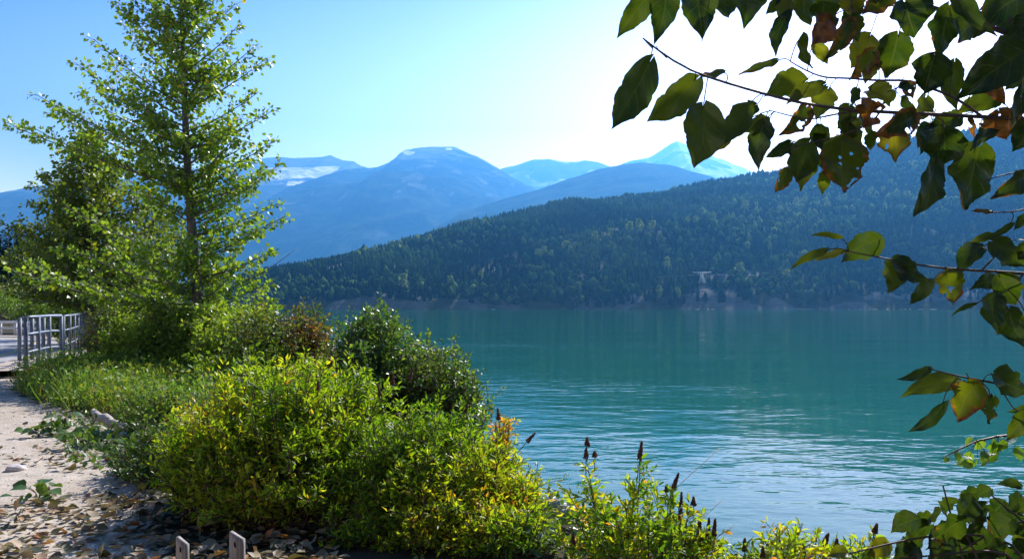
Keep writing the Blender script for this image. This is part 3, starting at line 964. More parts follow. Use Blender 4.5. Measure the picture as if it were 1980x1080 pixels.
for tx, ty, sy, dy in hand:
    p0 = trunk_at(sy); p1 = at(tx, ty, TY + dy * 1.1)
    ln = np.linalg.norm(p1 - p0)
    limb(G, L, p0, p1, np.array([0, 0, -0.09 * ln]), 0.012 + 0.009 * ln / 2, 0.108, 0.027, 0.55, 0.145, 0.46)
for k in range(92):
    y = rng.uniform(-170, 690)
    p0 = trunk_at(y)
    a = rng.uniform(0, 2 * np.pi)
    hw = np.interp(y, [-230, -100, 60, 250, 450, 600, 720], [0.15, 0.75, 1.35, 1.75, 1.8, 1.6, 1.2]) * (rng.uniform(0.5, 0.9) if k < 66 else rng.uniform(0.2, 0.5))
    p1 = p0 + np.array([math.cos(a) * hw, math.sin(a) * hw * 1.1, hw * rng.uniform(0.25, 0.75)])
    limb(G, L, p0, p1, np.array([0, 0, -0.08 * hw]), 0.010 + 0.008 * hw, 0.108, 0.0235, 0.55, 0.145, 0.45)
for k in range(150):
    p0 = trunk_at(rng.uniform(-200, 430) if k < 110 else rng.uniform(430, 720))
    dv = unit(rng.normal(size=3) * [1, 1, 0.5] + [0, 0, 0.35]) * rng.uniform(0.25, 0.6)
    tw_p = bez(p0, p0 + dv * 0.5 + [0, 0, 0.04], p0 + dv, 4)
    G.tube(tw_p, [0.008, 0.006, 0.005, 0.003], 3, cap=False)
    leafy(L, tw_p, 0.026, 0.1, 0.5, 0.3)
G.build('trunk', M['bark'], mt, smooth=True)
L.geo(0.82).build('crown', M['cotton'], mt)

# dead bare twig reaching out right of the crown, part of the tree
G = Geo(); p = at(470, 545, TY - 0.5); e = at(570, 482, TY - 0.6)
G.tube(bez(p, (p + e) / 2 + np.array([0, 0, -0.12]), e, 6), np.linspace(0.012, 0.004, 6), 4)
G.build('dead_twig', M['bark'], mt)


def random_tree(name, label, px, Y, ytop, ybot, halfw, nb, size, spacing, mat, tint, trunk_r=0.12, lean=0.0, group=None, asc=0.35, tw=0.45, gap=0.2):
    b = at(px, HY, Y); b[2] = gz(b[0], b[1]) - 0.1
    top = at(px + lean, ytop, Y)
    t = thing(name, label, 'tree', b, group)
    G, L = Geo(), Leaves()
    n = 10
    pts = b + (top - b) * np.linspace(0, 1, n)[:, None]
    pts[1:-1, 0] += rng.normal(0, 0.05, n - 2)
    G.tube(pts, np.linspace(trunk_r, 0.015, n), 8)
    z0 = at(px, ybot, Y)[2]
    for k in range(nb):
        f = (k + rng.uniform(0, 1)) / nb
        z = z0 + (top[2] - z0) * f
        q = (z - b[2]) / (top[2] - b[2])
        p0 = b + (top - b) * q
        r = halfw(f) * rng.uniform(0.6, 1.08) / F * Y
        a = k * 2.399 + rng.uniform(-0.4, 0.4)
        p1 = p0 + np.array([math.cos(a) * r, math.sin(a) * r, r * asc * rng.uniform(0.5, 1.2) + 0.1])
        limb(G, L, p0, p1, np.array([0, 0, -0.05 * r]), 0.01 + 0.012 * r, size, spacing, tint, gap, tw)
    G.build('trunk', M['bark'], t, smooth=True)
    L.geo(0.8).build('crown', mat, t)
    return t


random_tree('leafy_tree', 'denser pyramid shaped tree of darker leaves behind the airy cottonwood, above the railing', 172, 27.0, 268, 610,
            lambda f: np.interp(f, [0, 0.3, 0.6, 0.85, 1], [165, 150, 108, 55, 8]), 150, 0.13, 0.03, M['cotton2'], 0.35, 0.16, asc=0.3, tw=0.65, gap=0.24)
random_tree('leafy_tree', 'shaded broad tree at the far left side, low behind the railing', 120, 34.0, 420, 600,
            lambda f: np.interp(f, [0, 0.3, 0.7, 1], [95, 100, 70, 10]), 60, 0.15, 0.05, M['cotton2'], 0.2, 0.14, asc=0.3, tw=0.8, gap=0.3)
random_tree('leafy_tree', 'leafy tree filling the gap behind the cottonwood trunk, right of the pyramid shaped tree', 292, 30.0, 400, 620,
            lambda f: np.interp(f, [0, 0.3, 0.7, 1], [115, 110, 70, 10]), 70, 0.14, 0.045, M['cotton2'], 0.4, 0.14, asc=0.35, tw=0.7, gap=0.27)

# dark conifers on the far left bank
gname = 'dark conifers on the left bank'
proto = thing('conifer', 'dark conifer in the stand on the far left bank', 'tree', (0, 0, 0), gname)
g = Geo()
nb = 420
zz = rng.uniform(0.06, 1.0, nb); a = rng.uniform(0, 6.283, nb)
rr = 2.6 * (1 - zz) ** 0.85 * rng.uniform(0.25, 0.75, nb) + 0.1
pos = np.stack([np.cos(a) * rr, np.sin(a) * rr, zz * 15], 1)
dd = np.stack([np.cos(a), np.sin(a), np.full(nb, -0.35)], 1) + rng.normal(0, 0.15, (nb, 3))
g.scatter(LEAF, LEAF_F, pos, dd, np.array([0, 0, 1.0]) + rng.normal(0, 0.3, (nb, 3)), 0.5 + 1.5 * (1 - zz), 0.5, np.clip(0.4 + rng.normal(0, 0.25, nb), 0, 1))
g.build('crown', M['conifer'], proto)
g = Geo(); g.tube([(0, 0, -1), (0, 0, 7), (0, 0, 15)], [0.28, 0.18, 0.03], 6); g.build('trunk', M['bark'], proto)
first = True
for px, Y, top in [(-40, 125, 436), (-22, 112, 450), (-8, 118, 428), (6, 126, 440), (16, 115, 447), (27, 122, 433), (38, 130, 441), (49, 118, 452), (60, 128, 446), (72, 134, 456), (86, 124, 462),
                   (100, 140, 458), (115, 132, 470), (135, 145, 468), (160, 150, 478), (190, 150, 480), (230, 160, 500), (-60, 110, 430), (45, 150, 430), (-15, 150, 425)]:
    o = proto if first else copy_tree(proto)
    first = False
    X = (px - CX) / F * Y
    z = gz(X, Y)
    h = CZ + (HY - top) / F * Y - z
    o.location = (X, Y, z - 0.3)
    s = h / 15
    o.scale = (s * 1.15, s * 1.15, s); o.rotation_euler = (0, 0, random.uniform(0, 6))


def shrub(name, label, blobs, nst, size, spacing, wid, mat, tint, droop=0.1, twigs=5, tw=0.22, spikes=(), t0=0.35, patchy=0.0, up=0.7, inner=0.5, cat='shrub', stem_r=0.008):
    """blobs: (px, py of the centre, Y, rx, ry, rz in metres, weight); stems rise from the ground and end on the blobs"""
    B = [(at(b[0], b[1], b[2]), np.array(b[3:6]), b[6] if len(b) > 6 else 1.0) for b in blobs]
    c0 = B[0][0]
    root = np.array([c0[0], c0[1], gz(c0[0], c0[1])])
    t = thing(name, label, cat, root)
    G, L = Geo(), Leaves()
    w = np.array([b[2] for b in B]); w = w / w.sum()
    for k in range(nst):
        c, r, _ = B[rng.choice(len(B), p=w)]
        d = unit(rng.normal(size=3)); d[2] = abs(d[2]) * 1.1 - 0.25
        d = unit(d)
        e = c + r * d * rng.uniform(inner, 1.06)
        sx, sy = c[0] + d[0] * r[0] * 0.4, c[1] + d[1] * r[1] * 0.4
        s = np.array([sx, sy, gz(sx, sy) - 0.03])
        m = np.array([(s[0] + e[0]) / 2 * 0.8 + s[0] * 0.2, (s[1] + e[1]) / 2 * 0.8 + s[1] * 0.2, s[2] + (e[2] - s[2]) * 0.65])
        pts = bez(s, m, e, 8)
        G.tube(pts, np.linspace(stem_r, 0.0025, 8), 4, cap=False)
        tt = tint + patchy * (float(vnoise(e[0] * 2.2, e[2] * 2.2 + e[1], 91)) - 0.5) + rng.normal(0, 0.07)
        leafy(L, pts, spacing, size, tt, droop, 0.9, t0, 0.35, up)
        for j in range(twigs):
            f = rng.uniform(t0 + 0.1, 0.97); i = min(int(f * 7), 6)
            b = pts[i] + (pts[i + 1] - pts[i]) * (f * 7 - i)
            ax = unit(pts[i + 1] - pts[i])
            rd = unit(rng.normal(size=3) + np.array([0, 0, 0.3]))
            q = b + unit(ax * 0.7 + rd) * tw * rng.uniform(0.5, 1.2)
            tpts = bez(b, (b + q) / 2 + np.array([0, 0, 0.02]), q, 4)
            G.tube(tpts, 0.0025, 3, cap=False)
            leafy(L, tpts, spacing, size * 0.9, tt, droop, 0.9, 0.1, 0.35, up)
    G.build('stem_cluster', M['stem'], t)
    L.geo(wid).build('foliage', mat, t)
    for sp in spikes:
        spike(t, *sp)
    return t


def spike(t, px, py, Y, ln, lean=(0, 0), r=0.015):
    """one dry flower spike: a tapering cluster of small seed heads, tip at px, py"""
    tip = at(px, py, Y)
    ax = unit(np.array([lean[0], lean[1], 1.0]))
    n = 190
    q = rng.uniform(0, 1, n)
    a = rng.uniform(0, 6.283, n)
    rr = r * (1 - q) ** 0.75 * rng.uniform(0.3, 1, n) + 0.002
    x = unit(np.cross(ax, [0, 1, 0])); y = np.cross(x, ax)
    P = tip - ax * ln * (1 - q)[:, None] + (np.cos(a) * rr)[:, None] * x + (np.sin(a) * rr)[:, None] * y
    O = np.array([(1, 0, 0), (-1, 0, 0), (0, 1, 0), (0, -1, 0), (0, 0, 1.3), (0, 0, -1.3)]) * 0.0046
    Fo = np.array([(0, 2, 4), (2, 1, 4), (1, 3, 4), (3, 0, 4), (2, 0, 5), (1, 2, 5), (3, 1, 5), (0, 3, 5)])
    g = Geo()
    V = P[:, None] + O[None] * rng.uniform(0.6, 1.3, (n, 1, 1))
    g.add(V.reshape(-1, 3), (Fo[None] + (np.arange(n) * 6)[:, None, None]).reshape(-1, 3))
    g.tube([tip - ax * (ln * 1.4 + 0.07), tip - ax * ln * 0.02], [0.003, 0.0015], 4)
    g.build('flower_spike', M['spike'], t)


# foreground spirea shrubs (about 6 m away)
shrub('spirea_shrub', 'big yellowing spirea shrub in the left foreground, above the two boards',
      [(545, 835, 6.7, 0.85, 0.6, 0.6, 1.3), (420, 880, 6.5, 0.5, 0.5, 0.42, 0.7), (640, 830, 7.0, 0.6, 0.5, 0.58, 0.9), (480, 800, 7.1, 0.55, 0.45, 0.5, 0.6), (620, 790, 7.3, 0.5, 0.45, 0.5, 0.5), (560, 960, 6.2, 0.8, 0.35, 0.45, 0.8)],
      470, 0.06, 0.0135, 0.34, M['spirea'], 0.47, 0.0, 5, 0.2, [(731, 742, 6.6, 0.1, (-.15, 0)), (760, 722, 6.8, 0.09), (798, 712, 6.9, 0.09, (.3, 0)), (615, 735, 6.4, 0.07)], 0.3, 0.6)
shrub('spirea_shrub', 'sunlit yellow green spirea shrub at the water side of the big one, brown spikes',
      [(830, 900, 6.5, 0.62, 0.55, 0.5, 1.2), (930, 960, 6.2, 0.45, 0.45, 0.5, 0.9), (780, 950, 6.1, 0.5, 0.35, 0.45, 0.7), (985, 1020, 6.0, 0.25, 0.3, 0.36, 0.4)],
      370, 0.058, 0.0135, 0.34, M['spirea'], 0.42, 0.0, 5, 0.2, [(962, 788, 6.4, 0.09, (-.1, 0)), (1035, 836, 6.2, 0.09, (.9, 0)), (795, 786, 6.3, 0.1, (.8, 0)), (905, 782, 6.4, 0.07, (.4, 0))], 0.3, 0.55)
shrub('spirea_shrub', 'low spirea at the bottom edge, in front of the sunlit yellow green one',
      [(740, 1065, 5.8, 0.42, 0.25, 0.24, 0.8), (860, 1050, 5.7, 0.45, 0.25, 0.3, 1.0), (980, 1060, 5.55, 0.35, 0.25, 0.3, 0.9)], 170, 0.056, 0.015, 0.34, M['spirea'], 0.38, 0, 5, 0.18, (), 0.15, 0.7)
# orange seed head sprig poking out over the water
shrub('spirea_shrub', 'small sprig with orange leaves poking out over the water', [(975, 830, 6.5, 0.1, 0.08, 0.12)], 7, 0.05, 0.014, 0.4, M['spirea'], 0.93, 0, 4, 0.1, (), 0.6)

# round dark green shrub behind, its thin branches trailing to the right
shrub('round_shrub', 'rounded dark green shrub with small leaves standing against the lake',
      [(715, 700, 9.6, 0.5, 0.6, 0.66, 1.2), (690, 740, 9.2, 0.4, 0.5, 0.5, 0.8), (790, 730, 9.4, 0.5, 0.5, 0.5, 0.9), (850, 770, 9.2, 0.45, 0.4, 0.45, 0.7), (730, 640, 9.8, 0.28, 0.3, 0.3, 0.5)],
      300, 0.05, 0.017, 0.72, M['alder'], 0.42, 0.1, 6, 0.26, (), 0.3, 0.3)
shrub('trailing_shrub', 'loose thin shrub arching to the right over the water beside the rounded one',
      [(850, 720, 9.0, 0.35, 0.4, 0.42, 1.0), (890, 780, 8.8, 0.32, 0.3, 0.4, 1.0)], 60, 0.045, 0.026, 0.75, M['alder'], 0.65, 0.1, 5, 0.28, (), 0.4, 0.3)
# mid distance
shrub('rusty_shrub', 'green shrub with rusty tinted leaf tips between the cottonwood and the rounded shrub',
      [(565, 680, 13.6, 0.6, 0.7, 0.72, 1.0), (600, 660, 14.0, 0.4, 0.5, 0.62, 0.7), (505, 670, 13.5, 0.5, 0.6, 0.72, 0.8)], 190, 0.075, 0.034, 0.6, M['rusty'], 0.5, 0.1, 6, 0.32, (), 0.25, 0.9)
shrub('leafy_shrub', 'bright green leafy shrub at the right foot of the cottonwood', [(455, 690, 15.0, 0.75, 0.7, 0.85, 1.0), (490, 640, 15.6, 0.7, 0.6, 0.72, 0.8), (420, 630, 16.4, 0.6, 0.5, 0.7, 0.5), (500, 735, 13.0, 0.6, 0.6, 0.55, 0.8), (430, 745, 13.2, 0.5, 0.5, 0.4, 0.6)],
      290, 0.09, 0.034, 0.75, M['under'], 0.66, 0.1, 6, 0.34, (), 0.25, 0.3)
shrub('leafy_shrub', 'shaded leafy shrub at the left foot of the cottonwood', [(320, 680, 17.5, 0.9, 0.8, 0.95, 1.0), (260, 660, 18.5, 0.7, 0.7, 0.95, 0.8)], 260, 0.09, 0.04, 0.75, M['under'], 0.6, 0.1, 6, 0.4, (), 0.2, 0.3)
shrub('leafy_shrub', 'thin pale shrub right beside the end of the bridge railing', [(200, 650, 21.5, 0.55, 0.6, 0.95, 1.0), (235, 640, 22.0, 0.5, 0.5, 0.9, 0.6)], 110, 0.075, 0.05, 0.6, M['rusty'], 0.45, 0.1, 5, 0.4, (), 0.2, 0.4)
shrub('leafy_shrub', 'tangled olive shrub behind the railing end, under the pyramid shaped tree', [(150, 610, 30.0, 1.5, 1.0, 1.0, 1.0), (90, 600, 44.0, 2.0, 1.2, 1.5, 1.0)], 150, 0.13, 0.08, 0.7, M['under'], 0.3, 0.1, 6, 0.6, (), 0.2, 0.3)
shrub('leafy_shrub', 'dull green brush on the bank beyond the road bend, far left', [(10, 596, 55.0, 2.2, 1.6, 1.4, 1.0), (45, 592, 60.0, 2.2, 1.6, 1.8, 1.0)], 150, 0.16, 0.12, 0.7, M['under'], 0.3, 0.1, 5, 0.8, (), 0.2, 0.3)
shrub('leafy_shrub', 'low leafy shrub in front of the cottonwood trunk, above the pale log', [(380, 790, 10.8, 0.6, 0.6, 0.38, 1.0), (310, 800, 10.2, 0.45, 0.5, 0.3, 0.7), (440, 800, 9.4, 0.5, 0.5, 0.42, 0.9)],
      150, 0.07, 0.03, 0.5, M['herb'], 0.5, 0.1, 5, 0.24, (), 0.25, 0.4)
shrub('leafy_shrub', 'dark low shrub along the left edge of the big spirea', [(330, 900, 7.6, 0.45, 0.5, 0.4, 1.0), (390, 860, 8.0, 0.5, 0.5, 0.45, 1.0), (285, 880, 8.2, 0.3, 0.4, 0.26, 0.5)],
      130, 0.06, 0.024, 0.5, M['weed'], 0.5, 0.1, 5, 0.2, (), 0.25, 0.4)


def wands(name, label, stems, basepx, Y, size, spacing, tint, spikes=(), patchy=0.5):
    """upright leafy wands whose tips are listed one by one"""
    b0 = at(basepx, 1180, Y)
    root = np.array([b0[0], b0[1], gz(b0[0], b0[1])])
    t = thing(name, label, 'shrub', root)
    G, L = Geo(), Leaves()
    for px, py, dy in stems:
        e = at(px, py, Y + dy)
        s = root + np.array([(e[0] - root[0]) * 0.45 + rng.normal(0, 0.05), rng.normal(0, 0.12) + dy * 0.6, -0.05])
        s[2] = gz(s[0], s[1]) - 0.03
        pts = bez(s, np.array([(s[0] * 0.6 + e[0] * 0.4), (s[1] + e[1]) / 2, (s[2] + e[2]) / 2]), e, 10)
        G.tube(pts, np.linspace(0.006, 0.002, 10), 4, cap=False)
        tt = tint + rng.normal(0, 0.14)
        leafy(L, pts, spacing, size, tt, -0.1, 0.9, 0.4, 0.25, 0.5)
        for j in range(15):
            f = rng.uniform(0.4, 0.95); i = min(int(f * 9), 8)
            b = pts[i] + (pts[i + 1] - pts[i]) * (f * 9 - i)
            q = b + unit(unit(pts[i + 1] - pts[i]) * 0.8 + unit(rng.normal(size=3))) * rng.uniform(0.05, 0.15) * (1.25 - f) * 1.9
            tpts = bez(b, (b + q) / 2, q, 4)
            G.tube(tpts, 0.002, 3, cap=False)
            leafy(L, tpts, spacing, size * 0.85, tt + rng.normal(0, 0.1), -0.1, 0.9, 0.1, 0.3, 0.5)
    G.build('stem_cluster', M['stem'], t)
    L.geo(0.36, OV, OV_F).build('foliage', M['spirea'], t)
    for sp in spikes:
        spike(t, *sp)
    return t


wands('spirea_shrub', 'upright spirea shrub with dark brown spikes at the bottom centre, against the water',
      [(1135, 895, 0), (1128, 930, .1), (1238, 888, 0), (1232, 930, -.1), (1298, 945, .1), (1330, 985, 0), (1340, 960, .1), (1180, 950, .2), (1100, 955, .1), (1270, 935, .2), (1165, 980, -.2),
       (1210, 970, -.1), (1255, 985, -.2), (1290, 1000, -.1), (1350, 1035, 0), (1372, 1035, .1), (1384, 1040, 0), (1110, 1000, -.2), (1195, 1010, -.3), (1320, 1030, -.2), (1240, 1030, -.3),
       (1150, 1030, -.2), (1085, 1040, -.1), (1390, 1060, .1), (1175, 1060, -.3), (1290, 1060, -.3), (1350, 1070, -.2)], 1220, 4.9, 0.055, 0.014, 0.42,
      [(1135, 845, 4.9, 0.05), (1133, 866, 4.9, 0.055), (1150, 872, 4.92, 0.03), (1241, 852, 4.9, 0.11, (.12, 0)), (1312, 914, 5.0, 0.1, (.35, 0)), (1290, 936, 5.0, 0.04, (.1, 0)), (1318, 950, 4.9, 0.16, (.05, 0)),
       (1341, 960, 5.0, 0.05), (1352, 1000, 4.9, 0.12, (-.05, 0), 0.02), (1371, 1000, 4.9, 0.12, (.05, 0)), (1383, 1002, 4.9, 0.1, (.08, 0)), (1275, 1000, 4.8, 0.08), (1108, 1030, 4.8, 0.07)])
wands('spirea_shrub', 'low pale spirea shrub at the bottom edge, right of the upright spired one', [(1500, 1015, 0), (1552, 1012, .1), (1478, 1040, .1), (1530, 1035, -.1), (1440, 1058, 0), (1580, 1040, 0),
      (1515, 1060, -.2), (1560, 1062, -.2), (1470, 1070, -.1), (1420, 1075, .1), (1600, 1060, .1)], 1520, 4.7, 0.05, 0.014, 0.5,
      [(1440, 1040, 4.7, 0.07), (1602, 1030, 4.75, 0.06, (.4, 0)), (1475, 1056, 4.6, 0.06, (0, 0), 0.014), (1553, 1050, 4.6, 0.05)])
wands('spirea_shrub', 'spirea shrub with one reddish spike, beside the dark shrub at the bottom right', [(1693, 1032, 0), (1685, 1060, .1), (1640, 1050, .1), (1660, 1072, -.1), (1625, 1066, 0), (1720, 1070, .1)],
      1670, 4.5, 0.05, 0.016, 0.42, [(1696, 1012, 4.5, 0.05, (.3, 0)), (1618, 1040, 4.5, 0.05)])

# bare grass stalks at the water side
G = Geo()
for (x0, y0), (x1, y1) in (((1310, 940), (1392, 866)), ((1350, 1010), (1396, 966)), ((1384, 1040), (1420, 1014))):
    a, b = at(x0, y0, 5.0), at(x1, y1, 5.0)
    s = np.array([a[0] - 0.3, 5.0, gz(a[0] - 0.3, 5.0)])
    G.tube(np.concatenate([bez(s, s * 0.4 + a * 0.6 + np.array([0, 0, 0.1]), a, 5), bez(a, (a + b) / 2, b, 4)[1:]]), 0.002, 3)
M['straw'] = plain('dry_straw', (0.3, 0.2, 0.14), (0.42, 0.3, 0.22), 30, 0.8, bump=0)
tag(G.build('dry_grass_stalk', M['straw'], loc=tuple(s)), 'bare straw coloured grass stalks leaning right over the water', 'grass stalk')

# ------------------------------------------------------------------ ground cover: grass, herbs, litter
def patch_pts(poly, n):
    """random points inside a ground polygon given in metres"""
    P = np.array(poly, float)
    out = []
    while len(out) < n:
        q = rng.uniform(P.min(0), P.max(0), (n * 2, 2))
        ins = np.zeros(len(q), bool)
        for (x1, y1), (x2, y2) in zip(P, np.roll(P, -1, 0)):
            c = ((y1 > q[:, 1]) != (y2 > q[:, 1])) & (q[:, 0] < (x2 - x1) * (q[:, 1] - y1) / (y2 - y1 + 1e-12) + x1)
            ins ^= c
        out += list(q[ins])
    return np.array(out[:n])


q = patch_pts([(-9.3, 16.6), (-8.5, 14.6), (-7.0, 12.9), (-5.3, 11.8), (-4.2, 10.7), (-3.2, 9.7), (-1.9, 11), (-3.2, 15.5), (-5.2, 19.5), (-9.0, 19.5)], 9000)
zg = ground_z(q[:, 0], q[:, 1])
hgt = rng.uniform(0.25, 0.6, len(q)) * (0.6 + 0.9 * fbm(q[:, 0] * 0.9, q[:, 1] * 0.9, 3, 88))
d = np.stack([rng.normal(0, 0.35, len(q)), rng.normal(0, 0.35, len(q)), np.ones(len(q))], 1)
g = Geo()
BL = np.array([(-0.5, 0, 0), (0.5, 0, 0), (-0.4, 0.55, 0.05), (0.4, 0.55, 0.05), (0, 1, 0.2)])
pos = np.column_stack([q, zg - 0.03])
tn = np.clip(0.15 + 0.8 * fbm(q[:, 0] * 0.6, q[:, 1] * 0.6, 3, 89) + rng.normal(0, 0.15, len(q)), 0, 1)
g.scatter(BL, [(0, 1, 3), (0, 3, 2), (2, 3, 4)], pos, d, rng.normal(size=(len(q), 3)), hgt, 0.028, tn)
# broad herb leaves mixed in
m = 26000
k = rng.integers(0, len(q), m)
hp = pos[k] + np.column_stack([rng.normal(0, 0.06, (m, 2)), hgt[k] * rng.uniform(0.3, 0.95, m)])
g.scatter(LEAF, LEAF_F, hp, rng.normal(size=(m, 3)) + [0, 0, 0.5], rng.normal(size=(m, 3)) * 0.6 + [0, 0, 1], rng.uniform(0.05, 0.11, m), 0.45, np.clip(tn[k] + rng.normal(0, 0.1, m), 0, 1))
tag(g.build('grass', M['herb']), kind='stuff')

# low weeds over the bank and the litter zone
q = np.concatenate([patch_pts([(-4.2, 9.9), (-3.0, 7.6), (-2.6, 6.4), (-1.6, 6.6), (-1.4, 8.0), (-2.2, 10.5)], 2600), patch_pts([(-0.6, 5.5), (1.9, 5.0), (1.5, 6.2), (0.4, 7.4), (-1.0, 9)], 2000),
                    patch_pts([(-5.3, 11.1), (-4.0, 9.0), (-3.6, 7.5), (-3.0, 7.4), (-3.4, 9.5), (-4.5, 11.2)], 900), patch_pts([(-6.2, 11.3), (-5.8, 11.6), (-4.6, 9.9), (-3.6, 8.0), (-4.2, 8.2)], 420)])
zg = ground_z(q[:, 0], q[:, 1])
n = len(q)
g = Geo()
g.scatter(LEAF, LEAF_F, np.column_stack([q, zg + rng.uniform(0.01, 0.16, n)]), rng.normal(size=(n, 3)) + [0, 0, 0.4], rng.normal(size=(n, 3)) * 0.5 + [0, 0, 1], rng.uniform(0.05, 0.1, n), 0.55, rng.uniform(0, 1, n))
tag(g.build('low_ground_cover', M['weed']), kind='stuff')

LIT = np.array([(0, 0, 0), (-0.4, 0.25, 0.12), (-0.42, 0.55, 0.2), (0, 0.3, 0), (0, 0.62, 0.02), (0.4, 0.25, 0.1), (0.42, 0.55, 0.16), (0, 1, 0.1)])
LIT_F = [(0, 3, 1), (0, 5, 3), (1, 3, 4), (1, 4, 2), (3, 5, 6), (3, 6, 4), (2, 4, 7), (4, 6, 7)]
q = np.concatenate([patch_pts([(-4.3, 6.7), (-3.4, 7.2), (-2.6, 6.9), (-1.2, 6.0), (-1.0, 5.0), (-3.8, 5.0)], 1050), patch_pts([(-4.4, 9.2), (-3.3, 7.2), (-2.6, 7.2), (-3.4, 9.4)], 160),
                    patch_pts([(-6.3, 11.2), (-5.2, 11.2), (-3.6, 8.2), (-4.6, 8.2)], 80), patch_pts([(-9, 16), (-5, 11), (-4, 7), (-5, 6), (-9, 9)], 45), patch_pts([(-5.8, 9.3), (-3.8, 9.0), (-3.8, 8.4), (-5.4, 8.6)], 40)])
n = len(q)
zg = ground_z(q[:, 0], q[:, 1])
g = Geo()
nr = rng.normal(size=(n, 3)) * 0.38 + [0, 0, 1]
g.scatter(LIT, LIT_F, np.column_stack([q, zg + rng.uniform(0.004, 0.045, n)]), np.column_stack([rng.normal(size=(n, 2)), rng.normal(0, 0.18, n)]), nr, rng.uniform(0.05, 0.115, n), rng.uniform(0.5, 1.0, n),
          np.clip(rng.beta(1.6, 1.5, n), 0, 1))
tag(g.build('leaf_litter', M['litter']), kind='stuff')

q = patch_pts([(-10, 16.5), (-8.7, 14.6), (-6.6, 12.4), (-4.4, 9.4), (-3.2, 7.4), (-4.2, 5.4), (-9, 9)], 1000)
n = len(q); zg = ground_z(q[:, 0], q[:, 1])
O8 = np.array([(1, 0, 0), (-1, 0, 0), (0, 1, 0), (0, -1, 0), (0, 0, 0.7), (0, 0, -0.7)])
F8 = np.array([(0, 2, 4), (2, 1, 4), (1, 3, 4), (3, 0, 4), (2, 0, 5), (1, 2, 5), (3, 1, 5), (0, 3, 5)])
g = Geo()
V = np.column_stack([q, zg + 0.002])[:, None] + O8[None] * rng.uniform(0.5, 1.4, (n, 6, 1)) * (0.006 + 0.022 * rng.uniform(0, 1, (n, 1, 1)) ** 4)
g.add(V.reshape(-1, 3), (F8[None] + (np.arange(n) * 6)[:, None, None]).reshape(-1, 3))
tag(g.build('gravel', M['rock'], smooth=True), kind='stuff')

# little broad-leaved weeds standing on the gravel edge
wl = [((75, 832), 'tiny broad-leaved weed alone on the gravel, leftmost of the weeds'), ((118, 828), 'tall broad-leaved weed with a raised dark leaf on the gravel edge'),
      ((150, 852), 'low broad-leaved weed in front of the tall one on the gravel'), ((185, 842), 'broad-leaved weed on the gravel just left of the pale log'), ((235, 868), 'broad-leaved weed on the gravel below the pale log'),
      ((75, 955), 'small green weed growing in the leaf litter at the left')]
for j, ((px, py), lab) in enumerate(wl):
    Y = 1.6 * F / (py + 12 - HY); X = (px - CX) / F * Y
    t = thing('weed_plant', lab, 'weed', (X, Y, gz(X, Y)))
    G, L = Geo(), Leaves()
    for k in range(9):
        a = rng.uniform(0, 6.28); r = rng.uniform(0.05, 0.2); h = rng.uniform(0.06, 0.3 if j == 1 else 0.17)
        s = np.array([X, Y, gz(X, Y) - 0.01]); e = s + np.array([math.cos(a) * r, math.sin(a) * r, h])
        pts = bez(s, s + np.array([0, 0, h * 0.8]), e, 5)
        G.tube(pts, 0.003, 3)
        L.add(e[None], np.array([[math.cos(a), math.sin(a), rng.normal(0, 0.3)]]), np.array([[rng.normal(0, 0.4), rng.normal(0, 0.4) - 0.3, 1]]), rng.uniform(0.09, 0.15), rng.uniform(0, 0.7))
        leafy(L, pts, 0.05, 0.07, 0.5)
    G.build('stem_cluster', M['stem'], t)
    L.geo(0.85, OV, OV_F).build('foliage', M['weed'], t)

# pale log, stones
a = np.array([-5.55, 11.3, 0]); b = np.array([-4.62, 10.3, 0])
a[2] = gz(a[0], a[1]) + 0.15; b[2] = gz(b[0], b[1]) + 0.12
pts = a + (b - a) * np.linspace(0, 1, 9)[:, None] + np.column_stack([rng.normal(0, 0.016, 9), np.zeros(9), rng.normal(0, 0.012, 9)])
g = Geo(); g.tube(pts, np.array([0.038, 0.055, 0.06, 0.058, 0.055, 0.056, 0.05, 0.045, 0.03]), 7)
tag(g.build('log', M['driftwood'], loc=tuple(a - [0, 0, 0.1])), 'bleached pale log lying at the edge of the gravel under the grass', 'log')
for j, (px, py, sz, lab) in enumerate([(222, 868, 0.16, 'pale stone on the gravel below the log'), (205, 845, 0.13, 'small greyish stone touching the upper end of the log'), (240, 845, 0.15, 'brownish stone under the lower end of the log'),
                                       (30, 905, 0.14, 'flat white stone alone on the gravel at the left edge'), (283, 925, 0.1, 'small white stone under the dark low shrub')]):
    Y = 1.6 * F / (py - HY); X = (px - CX) / F * Y
    g = Geo(); rock_mesh(g, (X, Y, gz(X, Y) + sz * 0.12), (sz * 1.3, sz, sz * 0.6), 100 + j)
    tag(g.build('stone', M['rock'], loc=(X, Y, gz(X, Y)), smooth=True), lab, 'stone')
for j, (px, py, Y, sz, lab) in enumerate([(1072, 1012, 6.6, 0.26, 'white boulder at the foot of the sunlit spirea, above the water'), (1098, 1024, 6.5, 0.2, 'smaller white boulder right of the one at the foot of the spirea'),
                                          (1035, 1042, 6.2, 0.14, 'white chunk of rock under the right end of the sunlit spirea')]):
    p = at(px, py, Y)
    g = Geo(); zb = gz(p[0], p[1]); rock_mesh(g, (p[0], p[1], (zb + p[2]) / 2), (sz, sz * 0.8, max(0.12, p[2] - zb) + 0.12), 140 + j)
    tag(g.build('boulder', M['rock'], loc=(p[0], p[1], zb), smooth=True), lab, 'boulder')


